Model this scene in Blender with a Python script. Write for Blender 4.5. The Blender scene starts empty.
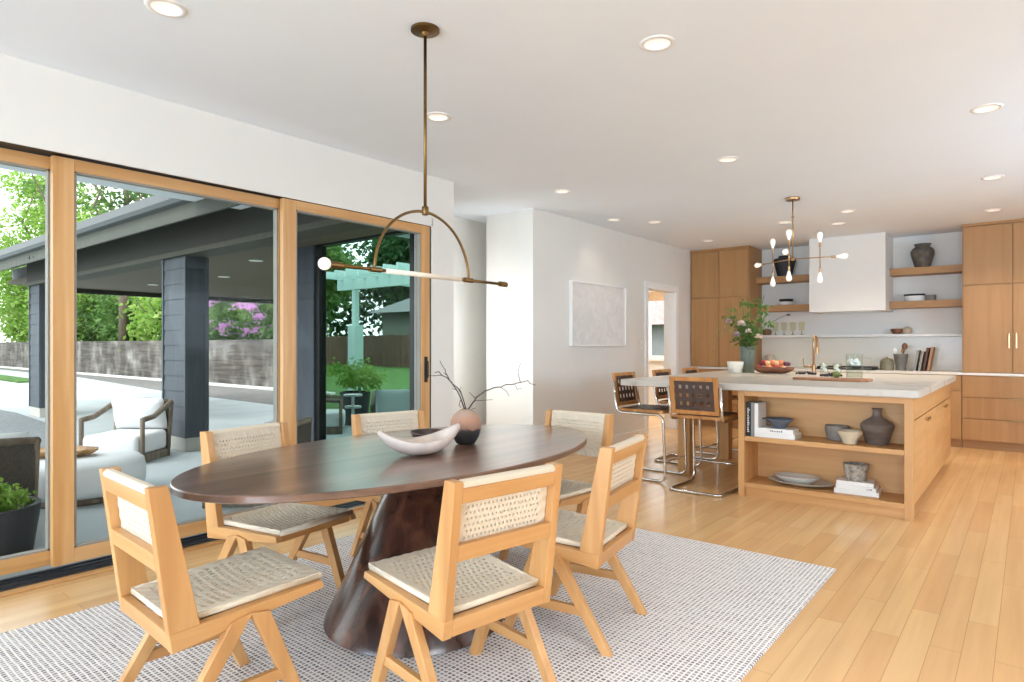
import bpy, math, random
from mathutils import Vector, Matrix, Euler
C = bpy.context.scene.collection
PI = math.pi
def V(*a): return Vector(a)

# ------------------------------------------------------------------ mesh builder
class MB:
    """collects faces of one part"""
    def __init__(s): s.v = []; s.f = []; s.fm = []; s.mi = 0
    def add(s, vs, fs, M=None):
        b = len(s.v)
        s.v += [tuple(M @ Vector(p)) if M is not None else tuple(p) for p in vs]
        s.f += [tuple(b+i for i in f) for f in fs]; s.fm += [s.mi]*len(fs)
        return s
    def box(s, x0, x1, y0, y1, z0, z1, M=None):
        return s.add([(x0,y0,z0),(x1,y0,z0),(x1,y1,z0),(x0,y1,z0),(x0,y0,z1),(x1,y0,z1),(x1,y1,z1),(x0,y1,z1)],
            [(0,3,2,1),(4,5,6,7),(0,1,5,4),(1,2,6,5),(2,3,7,6),(3,0,4,7)], M)
    def prism(s, pts, axis, a, b, M=None):
        """polygon pts extruded along axis from a to b; pts are the two other coordinates in x,y,z order"""
        n = len(pts)
        def P(p, t): return {'x':(t,p[0],p[1]), 'y':(p[0],t,p[1]), 'z':(p[0],p[1],t)}[axis]
        vs = [P(p,a) for p in pts] + [P(p,b) for p in pts]
        fs = [tuple(range(n))[::-1], tuple(range(n,2*n))] + [(i,(i+1)%n,n+(i+1)%n,n+i) for i in range(n)]
        return s.add(vs, fs, M)
    def rings(s, rings, cap=True, closed=False, M=None):
        n = len(rings[0]); vs = [p for r in rings for p in r]; fs = []; m = len(rings)
        for k in range(m if closed else m-1):
            a, b = k*n, ((k+1) % m)*n
            for i in range(n): fs.append((a+i, a+(i+1)%n, b+(i+1)%n, b+i))
        if cap and not closed: fs += [tuple(range(n))[::-1], tuple(range((m-1)*n, m*n))]
        return s.add(vs, fs, M)
    def lathe(s, prof, n=24, M=None, cap=True, sx=1, sy=1):
        return s.rings([[(r*sx*math.cos(2*PI*i/n), r*sy*math.sin(2*PI*i/n), z) for i in range(n)] for r, z in prof], cap, False, M)
    def tube(s, pts, r, n=8, closed=False, cap=True, M=None):
        pts = [Vector(p) for p in pts]; m = len(pts); rs = r if isinstance(r, (list, tuple)) else [r]*m
        T = []
        for i in range(m):
            a = pts[(i-1) % m] if (closed or i > 0) else pts[i]
            b = pts[(i+1) % m] if (closed or i < m-1) else pts[i]
            d = b-a; T.append(d.normalized() if d.length > 1e-9 else V(0,0,1))
        up = V(0,0,1) if abs(T[0].z) < .9 else V(1,0,0)
        N = (up - T[0]*up.dot(T[0])).normalized(); R = []
        for i in range(m):
            if i: 
                N = N - T[i]*N.dot(T[i])
                N = N.normalized() if N.length > 1e-6 else T[i].orthogonal().normalized()
            B = T[i].cross(N)
            R.append([tuple(pts[i] + (N*math.cos(2*PI*k/n) + B*math.sin(2*PI*k/n))*rs[i]) for k in range(n)])
        return s.rings(R, cap, closed, M)
    def ball(s, c, r, n=16, m=10, M=None, sc=(1,1,1)):
        R = []
        for j in range(m+1):
            t = PI*(j+.02*(j==0)-.02*(j==m))/m
            R.append([(c[0]+r*sc[0]*math.sin(t)*math.cos(2*PI*i/n), c[1]+r*sc[1]*math.sin(t)*math.sin(2*PI*i/n), c[2]-r*sc[2]*math.cos(t)) for i in range(n)])
        return s.rings(R, True, False, M)
    def build(s, name, mat, parent=None, smooth=False, bevel=0, seg=2, loc=None, rot=None, auto=None):
        me = bpy.data.meshes.new(name); me.from_pydata(s.v, [], s.f); me.update()
        mats = mat if isinstance(mat, (list, tuple)) else [mat]
        for m in mats: me.materials.append(m)
        if len(mats) > 1: me.polygons.foreach_set('material_index', s.fm)
        if smooth: me.polygons.foreach_set('use_smooth', [True]*len(me.polygons))
        o = bpy.data.objects.new(name, me); C.objects.link(o)
        if parent is not None: o.parent = parent
        if loc: o.location = loc
        if rot: o.rotation_euler = rot
        if smooth and auto:
            me.set_sharp_from_angle(angle=math.radians(auto))
        if bevel:
            b = o.modifiers.new('bevel', 'BEVEL'); b.width = bevel; b.segments = seg; b.limit_method = 'ANGLE'; b.angle_limit = math.radians(40)
            b.harden_normals = False
        return o

def tag(o, label=None, cat=None, group=None, kind=None):
    if label: o['label'] = label
    if cat: o['category'] = cat
    if group: o['group'] = group
    if kind: o['kind'] = kind
    return o
def thing(name, label, cat, loc=(0,0,0), rz=0, group=None):
    o = bpy.data.objects.new(name, None); C.objects.link(o); o.location = loc; o.rotation_euler = (0,0,rz); o.empty_display_size = .1
    return tag(o, label, cat, group)
def copy_tree(o, label=None, loc=None, rz=None):
    c = o.copy(); C.objects.link(c)
    for k in o.children:
        d = k.copy(); C.objects.link(d); d.parent = c
        for g in k.children:
            e = g.copy(); C.objects.link(e); e.parent = d
    if label: c['label'] = label
    if loc: c.location = loc
    if rz is not None: c.rotation_euler = (0,0,rz)
    return c
def struct(o): o['kind'] = 'structure'; return o
def arc(c, r, a0, a1, n, ax, ay):
    c = Vector(c); ax = Vector(ax); ay = Vector(ay)
    return [c + ax*(r*math.cos(a0+(a1-a0)*i/n)) + ay*(r*math.sin(a0+(a1-a0)*i/n)) for i in range(n+1)]
def fillet(pts, r, n=6):
    """round the corners of a polyline"""
    P = [Vector(p) for p in pts]; out = [P[0]]
    for i in range(1, len(P)-1):
        a, b, c = P[i-1], P[i], P[i+1]; u = (a-b).normalized(); w = (c-b).normalized()
        ang = u.angle(w); d = min(r/math.tan(ang/2), (a-b).length*.49, (c-b).length*.49)
        p0, p1 = b+u*d, b+w*d
        for k in range(n+1):
            t = k/n; out.append(p0*(1-t)**2 + b*2*t*(1-t) + p1*t*t)
    out.append(P[-1]); return out

# ------------------------------------------------------------------ materials
def lin(c):
    if isinstance(c, str): c = [int(c[i:i+2],16)/255 for i in (0,2,4)]
    return tuple((x/12.92 if x <= .04045 else ((x+.055)/1.055)**2.4) for x in c) + (1,)
def newmat(name):
    m = bpy.data.materials.new(name); m.use_nodes = True; nt = m.node_tree
    return m, nt, nt.nodes['Principled BSDF']
def N(nt, t, **kw):
    n = nt.nodes.new(t)
    for k, v in kw.items():
        if k in n.inputs: n.inputs[k].default_value = v
        else: setattr(n, k, v)
    return n
def coords(nt, scale=(1,1,1), rot=(0,0,0), kind='Object'):
    tc = N(nt,'ShaderNodeTexCoord'); mp = N(nt,'ShaderNodeMapping'); mp.inputs['Scale'].default_value = scale; mp.inputs['Rotation'].default_value = rot
    nt.links.new(tc.outputs[kind], mp.inputs['Vector']); return mp.outputs['Vector']
def ramp(nt, fac, cols):
    r = N(nt,'ShaderNodeValToRGB'); e = r.color_ramp.elements
    while len(e) < len(cols): e.new(.5)
    for i,(p,c) in enumerate(cols): e[i].position = p; e[i].color = lin(c)
    nt.links.new(fac, r.inputs['Fac']); return r.outputs['Color']
def bump(nt, b, h, strength=.3, dist=.002):
    n = N(nt,'ShaderNodeBump'); n.inputs['Strength'].default_value = strength; n.inputs['Distance'].default_value = dist
    nt.links.new(h, n.inputs['Height']); nt.links.new(n.outputs['Normal'], b.inputs['Normal'])
def plain(name, col, rough=.5, metal=0, var=.06, scale=8, bmp=0, **kw):
    """solid colour with faint procedural mottling"""
    m, nt, b = newmat(name); b.inputs['Roughness'].default_value = rough; b.inputs['Metallic'].default_value = metal
    c = lin(col)[:3]
    no = N(nt,'ShaderNodeTexNoise'); no.inputs['Scale'].default_value = scale; no.inputs['Detail'].default_value = 4
    nt.links.new(coords(nt), no.inputs['Vector'])
    r = N(nt,'ShaderNodeValToRGB'); e = r.color_ramp.elements
    e[0].position = .3; e[0].color = tuple(x*(1-var) for x in c)+(1,); e[1].position = .7; e[1].color = tuple(min(1,x*(1+var)) for x in c)+(1,)
    nt.links.new(no.outputs['Fac'], r.inputs['Fac']); nt.links.new(r.outputs['Color'], b.inputs['Base Color'])
    if bmp: bump(nt, b, no.outputs['Fac'], bmp, .004)
    for k,v in kw.items(): b.inputs[k.replace('_',' ')].default_value = v
    return m
def mottled(name, cols, rough=.6, scale=6, bmp=.2, detail=6, stretch=(1,1,1), metal=0):
    m, nt, b = newmat(name); b.inputs['Roughness'].default_value = rough; b.inputs['Metallic'].default_value = metal
    no = N(nt,'ShaderNodeTexNoise'); no.inputs['Scale'].default_value = scale; no.inputs['Detail'].default_value = detail
    nt.links.new(coords(nt, stretch), no.inputs['Vector'])
    n = len(cols); nt.links.new(ramp(nt, no.outputs['Fac'], [(.28+.44*i/(n-1), c) for i,c in enumerate(cols)]), b.inputs['Base Color'])
    if bmp: bump(nt, b, no.outputs['Fac'], bmp, .003)
    return m
def wood(name, cols, axis='z', rough=.45, scale=1.0, bmp=.08, coat=0):
    """straight grain running along the given object axis"""
    m, nt, b = newmat(name); b.inputs['Roughness'].default_value = rough
    s = {'x':(.7,14,14), 'y':(14,.7,14), 'z':(14,14,.7)}[axis]
    oi = N(nt,'ShaderNodeObjectInfo'); tc = N(nt,'ShaderNodeTexCoord'); ad = N(nt,'ShaderNodeVectorMath', operation='ADD')
    cx = N(nt,'ShaderNodeCombineXYZ'); mu = N(nt,'ShaderNodeMath', operation='MULTIPLY'); mu.inputs[1].default_value = 7
    nt.links.new(oi.outputs['Random'], mu.inputs[0])
    for k in 'XYZ': nt.links.new(mu.outputs[0], cx.inputs[k])
    nt.links.new(tc.outputs['Object'], ad.inputs[0]); nt.links.new(cx.outputs[0], ad.inputs[1])
    mp = N(nt,'ShaderNodeMapping'); mp.inputs['Scale'].default_value = tuple(x*scale for x in s); nt.links.new(ad.outputs[0], mp.inputs['Vector'])
    n1 = N(nt,'ShaderNodeTexNoise'); n1.inputs['Scale'].default_value = 1; n1.inputs['Detail'].default_value = 5; n1.inputs['Distortion'].default_value = .6
    nt.links.new(mp.outputs[0], n1.inputs['Vector'])
    n = len(cols); nt.links.new(ramp(nt, n1.outputs['Fac'], [(.3+.4*i/(n-1), c) for i,c in enumerate(cols)]), b.inputs['Base Color'])
    bump(nt, b, n1.outputs['Fac'], bmp, .002)
    if coat: b.inputs['Coat Weight'].default_value = coat; b.inputs['Coat Roughness'].default_value = .24
    return m
def metal(name, col, rough=.25): return plain(name, col, rough, 1, .04, 30)
def glassy(name, tint='ffffff', refl=.06, rough=0):
    """thin sheet glass: see-through with a faint reflection"""
    m = bpy.data.materials.new(name); m.use_nodes = True; nt = m.node_tree; nt.nodes.clear()
    out = N(nt,'ShaderNodeOutputMaterial'); mx = N(nt,'ShaderNodeMixShader'); tr = N(nt,'ShaderNodeBsdfTransparent'); gl = N(nt,'ShaderNodeBsdfGlossy')
    tr.inputs['Color'].default_value = lin(tint); gl.inputs['Roughness'].default_value = rough
    lw = N(nt,'ShaderNodeLayerWeight'); pw = N(nt,'ShaderNodeMath', operation='POWER'); pw.inputs[1].default_value = 5; nt.links.new(lw.outputs['Facing'], pw.inputs[0])
    ml = N(nt,'ShaderNodeMath', operation='MULTIPLY_ADD'); ml.inputs[1].default_value = refl*16; ml.inputs[2].default_value = refl; nt.links.new(pw.outputs[0], ml.inputs[0]); ml.use_clamp = True
    nt.links.new(ml.outputs[0], mx.inputs['Fac']); nt.links.new(tr.outputs[0], mx.inputs[1]); nt.links.new(gl.outputs[0], mx.inputs[2])
    nt.links.new(mx.outputs[0], out.inputs['Surface']); return m
def glow(name, col, strength):
    m, nt, b = newmat(name); b.inputs['Base Color'].default_value = lin(col); b.inputs['Emission Color'].default_value = lin(col); b.inputs['Emission Strength'].default_value = strength
    b.inputs['Roughness'].default_value = .4; return m
def leafmat(name, cols, scale=1.2):
    m, nt, b = newmat(name); b.inputs['Roughness'].default_value = .5
    no = N(nt,'ShaderNodeTexNoise'); no.inputs['Scale'].default_value = scale; no.inputs['Detail'].default_value = 8
    nt.links.new(coords(nt), no.inputs['Vector'])
    n = len(cols); col = ramp(nt, no.outputs['Fac'], [(.3+.4*i/(n-1), c) for i,c in enumerate(cols)])
    nt.links.new(col, b.inputs['Base Color'])
    t = N(nt,'ShaderNodeBsdfTranslucent'); nt.links.new(col, t.inputs['Color']); mx = N(nt,'ShaderNodeMixShader'); mx.inputs['Fac'].default_value = .45
    out = nt.nodes['Material Output']; nt.links.new(b.outputs[0], mx.inputs[1]); nt.links.new(t.outputs[0], mx.inputs[2]); nt.links.new(mx.outputs[0], out.inputs['Surface'])
    return m

def floor_mat():
    m, nt, b = newmat('maple_floorboards'); b.inputs['Roughness'].default_value = .22
    vec = coords(nt, (1,1,1), (0,0,PI/2))
    br = N(nt,'ShaderNodeTexBrick'); br.offset = .37; br.offset_frequency = 2; br.squash = 1
    for k,v in (('Scale',1),('Brick Width',1.05),('Row Height',.108),('Mortar Size',.0012),('Mortar Smooth',.1),('Bias',-.15)): br.inputs[k].default_value = v
    br.inputs['Color1'].default_value = lin('e8be88'); br.inputs['Color2'].default_value = lin('dfaf79'); br.inputs['Mortar'].default_value = lin('b8905f')
    nt.links.new(vec, br.inputs['Vector'])
    no = N(nt,'ShaderNodeTexNoise'); no.inputs['Scale'].default_value = 1; no.inputs['Detail'].default_value = 6
    nt.links.new(coords(nt, (16,.9,1)), no.inputs['Vector'])
    g = ramp(nt, no.outputs['Fac'], [(.25,'e6e0d8'),(.75,'ffffff')])
    mx = N(nt,'ShaderNodeMix', data_type='RGBA', blend_type='MULTIPLY'); mx.inputs['Factor'].default_value = .8
    nt.links.new(br.outputs['Color'], mx.inputs['A']); nt.links.new(g, mx.inputs['B'])
    nt.links.new(mx.outputs['Result'], b.inputs['Base Color']); bump(nt, b, br.outputs['Fac'], -.15, .001)
    return m
def rug_mat():
    m, nt, b = newmat('flatweave_wool'); b.inputs['Roughness'].default_value = .95
    br = N(nt,'ShaderNodeTexBrick'); br.offset = .0
    for k,v in (('Scale',1),('Brick Width',.0205),('Row Height',.0205),('Mortar Size',.0042),('Mortar Smooth',.3),('Bias',.1)): br.inputs[k].default_value = v
    br.inputs['Color1'].default_value = lin('b3a8a3'); br.inputs['Color2'].default_value = lin('5a4e50'); br.inputs['Mortar'].default_value = lin('f3eeea')
    wv = N(nt,'ShaderNodeTexNoise'); wv.inputs['Scale'].default_value = 26; wv.inputs['Detail'].default_value = 2
    base = coords(nt); nt.links.new(base, wv.inputs['Vector'])
    ad = N(nt,'ShaderNodeVectorMath', operation='MULTIPLY_ADD'); ad.inputs[1].default_value = (.008,.008,0); nt.links.new(wv.outputs['Color'], ad.inputs[0]); nt.links.new(base, ad.inputs[2])
    nt.links.new(ad.outputs[0], br.inputs['Vector'])
    n2 = N(nt,'ShaderNodeTexNoise'); n2.inputs['Scale'].default_value = 9; n2.inputs['Detail'].default_value = 3; nt.links.new(coords(nt,(.35,5,1)), n2.inputs['Vector'])
    fac = N(nt,'ShaderNodeMapRange'); fac.inputs['From Min'].default_value = .35; fac.inputs['From Max'].default_value = .65; nt.links.new(n2.outputs['Fac'], fac.inputs['Value'])
    mx = N(nt,'ShaderNodeMix', data_type='RGBA', blend_type='MIX'); mx.inputs['B'].default_value = lin('f0ebe7')
    ml = N(nt,'ShaderNodeMath', operation='MULTIPLY'); ml.inputs[1].default_value = .35; nt.links.new(fac.outputs[0], ml.inputs[0]); nt.links.new(ml.outputs[0], mx.inputs['Factor'])
    nt.links.new(br.outputs['Color'], mx.inputs['A']); nt.links.new(mx.outputs['Result'], b.inputs['Base Color'])
    bump(nt, b, br.outputs['Fac'], .6, .004); return m
def siding_mat(name, c1, c2):
    m, nt, b = newmat(name); b.inputs['Roughness'].default_value = .7
    no = N(nt,'ShaderNodeTexNoise'); no.inputs['Scale'].default_value = 3; no.inputs['Detail'].default_value = 5
    nt.links.new(coords(nt,(6,6,.6)), no.inputs['Vector']); nt.links.new(ramp(nt, no.outputs['Fac'], [(.3,c1),(.7,c2)]), b.inputs['Base Color']); return m
def stone_mat(name, base, vein, scale=1.5, rough=.4, amount=.5):
    m, nt, b = newmat(name); b.inputs['Roughness'].default_value = rough
    n1 = N(nt,'ShaderNodeTexNoise'); n1.inputs['Scale'].default_value = scale; n1.inputs['Detail'].default_value = 10; n1.inputs['Distortion'].default_value = 1.6
    nt.links.new(coords(nt), n1.inputs['Vector'])
    nt.links.new(ramp(nt, n1.outputs['Fac'], [(.3,vein),(.3+.2*amount,base),(.7,base),(.85,vein)]), b.inputs['Base Color']); return m
def board_wall_mat():
    m, nt, b = newmat('board_formed_concrete'); b.inputs['Roughness'].default_value = .9
    n1 = N(nt,'ShaderNodeTexNoise'); n1.inputs['Scale'].default_value = 1; n1.inputs['Detail'].default_value = 9; nt.links.new(coords(nt,(.8,.8,14)), n1.inputs['Vector'])
    n2 = N(nt,'ShaderNodeTexNoise'); n2.inputs['Scale'].default_value = 1; n2.inputs['Detail'].default_value = 6; nt.links.new(coords(nt,(1.6,1.6,1.1)), n2.inputs['Vector'])
    c1 = ramp(nt, n1.outputs['Fac'], [(.35,'2f2a27'),(.65,'6b635b')]); c2 = ramp(nt, n2.outputs['Fac'], [(.42,'4a4440'),(.58,'8f8b86'),(.72,'d0cec9')])
    mx = N(nt,'ShaderNodeMix', data_type='RGBA', blend_type='MIX'); mx.inputs['Factor'].default_value = .4
    nt.links.new(c1, mx.inputs['A']); nt.links.new(c2, mx.inputs['B']); nt.links.new(mx.outputs['Result'], b.inputs['Base Color']); bump(nt, b, n1.outputs['Fac'], .5, .01); return m

M = {}
M['plaster'] = plain('white_plaster', 'e2e0da', .85, var=.012, scale=3)
M['ceil'] = plain('ceiling_paint', 'e9f0f7', .9, var=.01, scale=2)
M['trimwhite'] = plain('trim_white', 'f0efec', .5, var=.01)
M['floor'] = floor_mat(); M['rug'] = rug_mat()
fir = ['cf9350','dba45f','e3b273']
for ax in 'xyz': M['fir'+ax] = wood('fir_door_frame_'+ax, ['be8a50','ca9a62','d5aa77'], ax, .4)
for ax in 'xyz': M['oak'+ax] = wood('oak_cabinet_'+ax, ['c4925a','cb9a62','d2a36c'], ax, .5, bmp=.03)
for ax in 'xyz': M['oakd'+ax] = wood('oak_kitchen_'+ax, ['a07443','a77b4a','ad8250'], ax, .5, bmp=.03)
for ax in 'xyz': M['teak'+ax] = wood('chair_teak_'+ax, ['b98550','c69259','d1a069'], ax, .42)
M['walnut'] = wood('walnut_tabletop', ['543a2d','70503f','8a6a57'], 'y', .3, .8, .03, 1.0)
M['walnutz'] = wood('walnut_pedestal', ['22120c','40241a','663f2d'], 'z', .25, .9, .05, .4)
M['brass'] = metal('aged_brass', '8a6f45', .3); M['brassl'] = metal('bright_brass', 'b8946c', .3)
M['bronze'] = metal('aged_bronze', '7a5f3a', .35)
M['chrome'] = metal('chrome', 'd8d5d0', .12)
M['black'] = plain('black_metal', '16181a', .45, var=.1)
M['trackm'] = plain('grey_track', '4a4d52', .4, .6)
M['glass'] = glassy('clear_sheet_glass', 'f9fbfa', .002)
M['green'] = glassy('green_tinted_glass', 'd4e3e0', .003)
M['drink'] = glassy('thin_drinking_glass', 'fafcfa', .03)
M['bulb'] = glow('frosted_bulb', 'f6f0e6', .25); M['tube'] = glow('frosted_tube', 'e6dece', .05); M['lens'] = glow('downlight_lens', 'fff6ea', .4)
M['linen'] = plain('white_outdoor_fabric', 'e9e9ea', .95, var=.03, scale=60, bmp=.1)
M['dkteak'] = wood('weathered_dark_teak', ['5f5449','786a5b','8e7f6e'], 'z', .65)
M['dkweave'] = plain('dark_woven_panel', '4a443e', .8, var=.3, scale=90, bmp=.4)
M['planter'] = plain('charcoal_planter', '35383c', .6, var=.1)
M['patio'] = mottled('patio_concrete', ['9aa2a5','a6adaf','b3b9b9'], .8, .8, .1)
M['asphalt'] = mottled('dark_asphalt', ['5e6265','6e7275','83878a'], .9, 25, .4)
M['lawn'] = mottled('lawn_turf', ['2a480b','37600f','4c7a22'], .95, 3, .6)
M['siding'] = siding_mat('slate_siding', '454b52', '50575f'); M['sidingd'] = siding_mat('dark_olive_siding', '545b52', '646b60')
M['soffit'] = siding_mat('porch_soffit', '554a38', '5f5440'); M['beam'] = siding_mat('porch_beam', '1e1e14', '26261a'); M['beamtrim'] = siding_mat('beam_trim', '3a3a2c', '444435'); M['lane'] = mottled('lane_asphalt',['605d5a','6c6966','7a7672'],.9,6,.2); M['kerb'] = plain('kerb_concrete','d6d6d2',.9)
M['fascia'] = siding_mat('porch_fascia', '44463c', '4e5148')
M['gutter'] = plain('gutter_paint', '565a5c', .5, var=.05); M['roofing'] = mottled('roof_shingle', ['5b5d5e','6d6f70','7d7f80'], .9, 20)
M['boardwall'] = board_wall_mat()
M['bark'] = mottled('bark', ['55493d','6d5f50','85776a'], .9, 12, .6, stretch=(3,3,.6))
M['twig'] = plain('dark_twig', '4a4442', .8, var=.2)
M['leafa'] = leafmat('bright_leaf', ['5f8f2c','8aae4a','bcd07c']); M['leafb'] = leafmat('mid_leaf', ['365a20','587c3a','87a65c']); M['leafc'] = leafmat('deep_leaf', ['1f3d1a','31562a','49743c'])
M['pink'] = leafmat('rhododendron_pink', ['c184c4','d79fd6','eac3e6'])
M['teal'] = plain('pergola_paint', 'b8d2cc', .7, var=.04)
M['fence'] = wood('brown_fence_boards', ['4a3528','5f4636','75594a'], 'z', .8, .6, .3)
# ================================================================== the room shell
HC = 2.71
struct(MB().box(-4.24,2.75,-5.75,10.15,-.25,0).build('floor', M['floor']))
struct(MB().box(-6.6,2.75,-5.75,11.8,HC,HC+.2).build('ceiling', M['ceil']))
m = MB(); m.box(-4.22,-4.0,-5.75,4.08,2.34,HC); m.box(-4.011,-4.0,-5.75,3.82,2.275,2.34); m.box(-4.22,-4.0,3.81,4.08,2.275,2.34); m.box(-4.22,-4.0,-5.75,-.4,2.275,2.34); m.box(-4.22,-4.0,3.81,4.08,0,2.275); m.box(-4.22,-4.0,-5.75,-.4,0,2.275)
struct(m.build('wall_left', M['plaster']))
m = MB(); m.box(-5.17,-5.05,4.72,8.0,-.1,HC); m.prism([(-4.22,3.9),(-4.22,4.08),(-5.05,4.80),(-5.09,4.68)],'z',-.1,HC); m.box(-5.05,-4.76,7.0,7.12,0,HC)
struct(m.build('wall_hall', M['plaster']))
struct(MB().box(-5.05,-4.24,4.08,7.0,-.25,0).build('floor_hall', M['floor']))
m = MB(); m.box(-4.76,-4.1,5.38,6.4,0,HC); m.box(-4.25,-4.1,6.4,7.99,0,HC); m.box(-4.25,-4.1,7.99,8.87,2.035,HC); m.box(-4.25,-4.1,8.87,10.15,0,HC)
struct(m.build('wall_picture', M['plaster']))
struct(MB().box(-4.1,2.75,10.0,10.15,0,HC).build('wall_kitchen', M['plaster']))
# mud room seen through the doorway
m = MB(); m.box(-4.25-2.3,-4.25,7.12,7.24,0,HC); m.box(-6.6,-6.5,7.12,11.6,0,HC)
m.box(-6.6,-5.92,11.5,11.65,0,HC); m.box(-5.38,-4.1,11.5,11.65,0,HC); m.box(-5.92,-5.38,11.5,11.65,0,.98); m.box(-5.92,-5.38,11.5,11.65,2.36,HC); m.box(-4.25,-4.1,10.15,11.65,0,HC)
struct(m.build('wall_mudroom', M['plaster'])); struct(MB().box(-6.6,-4.24,7.12,11.8,-.25,0).build('floor_mudroom', M['floor']))
w = MB(); w.box(-5.92,-5.86,11.47,11.6,.98,2.36); w.box(-5.44,-5.38,11.47,11.6,.98,2.36); w.box(-5.92,-5.38,11.47,11.6,.98,1.04); w.box(-5.92,-5.38,11.47,11.6,2.3,2.36); w.box(-5.96,-5.34,11.42,11.6,.94,.98)
wo = struct(w.build('window_2', M['trimwhite'])); MB().box(-5.86,-5.44,11.54,11.55,1.04,2.3).build('pane', M['glass'], wo)
o = MB(); 
for k in range(9): o.box(-5.86,-5.44,11.44,11.455,2.12+k*.02,2.137+k*.02)
tag(o.build('woven_blind', plain('tan_blind','c9a777',.8,var=.15,scale=40)), 'tan woven blind pulled up at the window beyond the doorway', 'blind')
# back and side walls (behind the camera) with window openings placed for the light they let in
def wall_with_windows(name, axis, pos, thick, a0, a1, wins, z0, z1):
    m = MB(); fr = MB()
    def bx(mb, a, b, c, d, t0=0, t1=1):
        p0, p1 = pos+thick*t0, pos+thick*t1
        if axis == 'y': mb.box(a, b, min(p0,p1), max(p0,p1), c, d)
        else: mb.box(min(p0,p1), max(p0,p1), a, b, c, d)
    cur = a0
    for (s, e) in wins:
        bx(m, cur, s, 0, HC); bx(m, s, e, 0, z0); bx(m, s, e, z1, HC); cur = e
        for q in (s, (s+e)/2-.03, e-.06): bx(fr, q, q+.06, z0, z1, .3, .7)
        bx(fr, s, e, z0, z0+.06, .3, .7); bx(fr, s, e, z1-.06, z1, .3, .7)
    bx(m, cur, a1, 0, HC); struct(m.build(name, M['plaster'])); return fr
f1 = wall_with_windows('wall_back', 'y', -5.6, -.15, -4.0, 2.6, [(-3.6,-1.0),(-.2,2.4)], .12, 2.4)
struct(f1.build('window_3', M['firz']))
f2 = wall_with_windows('wall_right', 'x', 2.6, .15, -5.6, 10.0, [(-.4,1.2),(4.4,6.8)], 1.0, 2.35)  # far opening added to light the picture wall
struct(f2.build('window_4', M['firz']))
# trim
struct(MB().box(-4.1,-4.084,6.4-1.02,7.9,0,.1).build('baseboard_picture', M['trimwhite'], bevel=.003))
struct(MB().box(-4.0,-3.985,3.9,4.08,0,.1).box(-4.76,-4.1,5.364,5.38,0,.1).build('baseboard_hall', M['trimwhite'], bevel=.003))
m = MB(); m.box(-4.1,-4.08,7.9,7.99,0,2.125); m.box(-4.1,-4.08,8.87,8.96,0,2.125); m.box(-4.1,-4.08,7.99,8.87,2.035,2.125); m.box(-4.27,-4.09,8.85,8.872,0,2.03); m.box(-4.27,-4.09,7.988,8.008,0,2.03)
struct(m.build('trim_1', M['trimwhite'], bevel=.004))
# ------------------------------------------------------------------ the sliding glass doors
struct(MB().box(-4.2,-4.012,-.4,3.825,2.278,2.34).build('trim_2', M['black']))
m = MB(); m.box(-4.21,-4.0,-.4,3.825,.0,.012); 
for x in (-4.155,-4.1,-4.045): m.box(x-.004,x+.004,-.4,3.825,.012,.024)
struct(m.build('door_track', M['trackm']))
struct(MB().box(-4.0,-3.945,-.4,3.9,.001,.012).build('trim_3', M['firy'], bevel=.003))
struct(MB().box(-4.2,-4.01,3.801,3.809,0,2.32).build('trim_4', M['black']))
def panel(name, y0, y1, x, handle=None):
    t = .045; zb, zt = .055, 2.272
    st = struct(MB().box(x-t,x,y0,y0+.1,zb,zt).build(name, M['firz'], bevel=.002))
    MB().box(x-t,x,y1-.1,y1,zb,zt).build('stile', M['firz'], st, bevel=.002)
    MB().box(x-t,x,y0+.1,y1-.1,zb,zb+.078).build('bottom_rail', M['firy'], st, bevel=.002)
    MB().box(x-t,x,y0+.1,y1-.1,zt-.066,zt).build('top_rail', M['firy'], st, bevel=.002)
    g = MB(); a,b,c,d = y0+.1,y1-.1,zb+.078,zt-.066
    g.box(x-t-.006,x-.006,a,a+.012,c,d); g.box(x-t-.006,x-.006,b-.012,b,c,d); g.box(x-t-.006,x-.006,a,b,c,c+.01); g.box(x-t-.006,x-.006,a,b,d-.01,d)
    g.build('glazing_bead', plain('pale_bead','8f897e',.5), st)
    MB().box(x-.026,x-.02,a,b,c,d).build('glass', M['glass'], st)
    if handle:
        h = MB(); h.box(x,x+.006,handle-.018,handle+.018,.93,1.15); hp = h.build('handle', M['black'], st, bevel=.002)
        q = MB(); q.tube(fillet([(x+.004,handle,.97),(x+.03,handle,.97),(x+.03,handle,1.11),(x+.004,handle,1.11)],.012),.006); q.build('pull_bar', M['black'], hp, smooth=True)
panel('door_1', -.3, 1.19, -4.125); panel('door_2', 1.085, 2.51, -4.07); panel('door_3', 2.412, 3.80, -4.015, 3.752)
# ================================================================== outdoors
G = -.06
struct(MB().box(-90,30,-40,90,-.5,G).build('ground', M['patio']))
struct(MB().prism([(-9.6,2.55),(-10.6,2.95),(-12.5,3.3),(-15.2,3.45),(-19,3.2),(-19,2.2),(-14,2.0),(-11.6,2.15),(-10.2,2.3)],'z',G,G+.008).build('asphalt_drive', M['asphalt']))
struct(MB().prism([(-27,6.2),(-60,6.6),(-60,7.4),(-40,7.4),(-27,7.0)],'z',G,G+.05).build('lawn_strip', M['lawn']))
struct(MB().prism([(-9.8,1.2),(-11.4,2.1),(-14.5,1.7),(-15,.5),(-10,.3)],'z',G,G+.03).build('lawn_patch', M['lawn']))
struct(MB().prism([(-5.6,7.0),(-10.9,7.0),(-19.2,11.6),(-60,36),(-60,60),(2,60),(-6.5,12)],'z',G,G+.03).build('lawn', M['lawn']))  # garden lawn behind the green pane, standing in for its reflection
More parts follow.
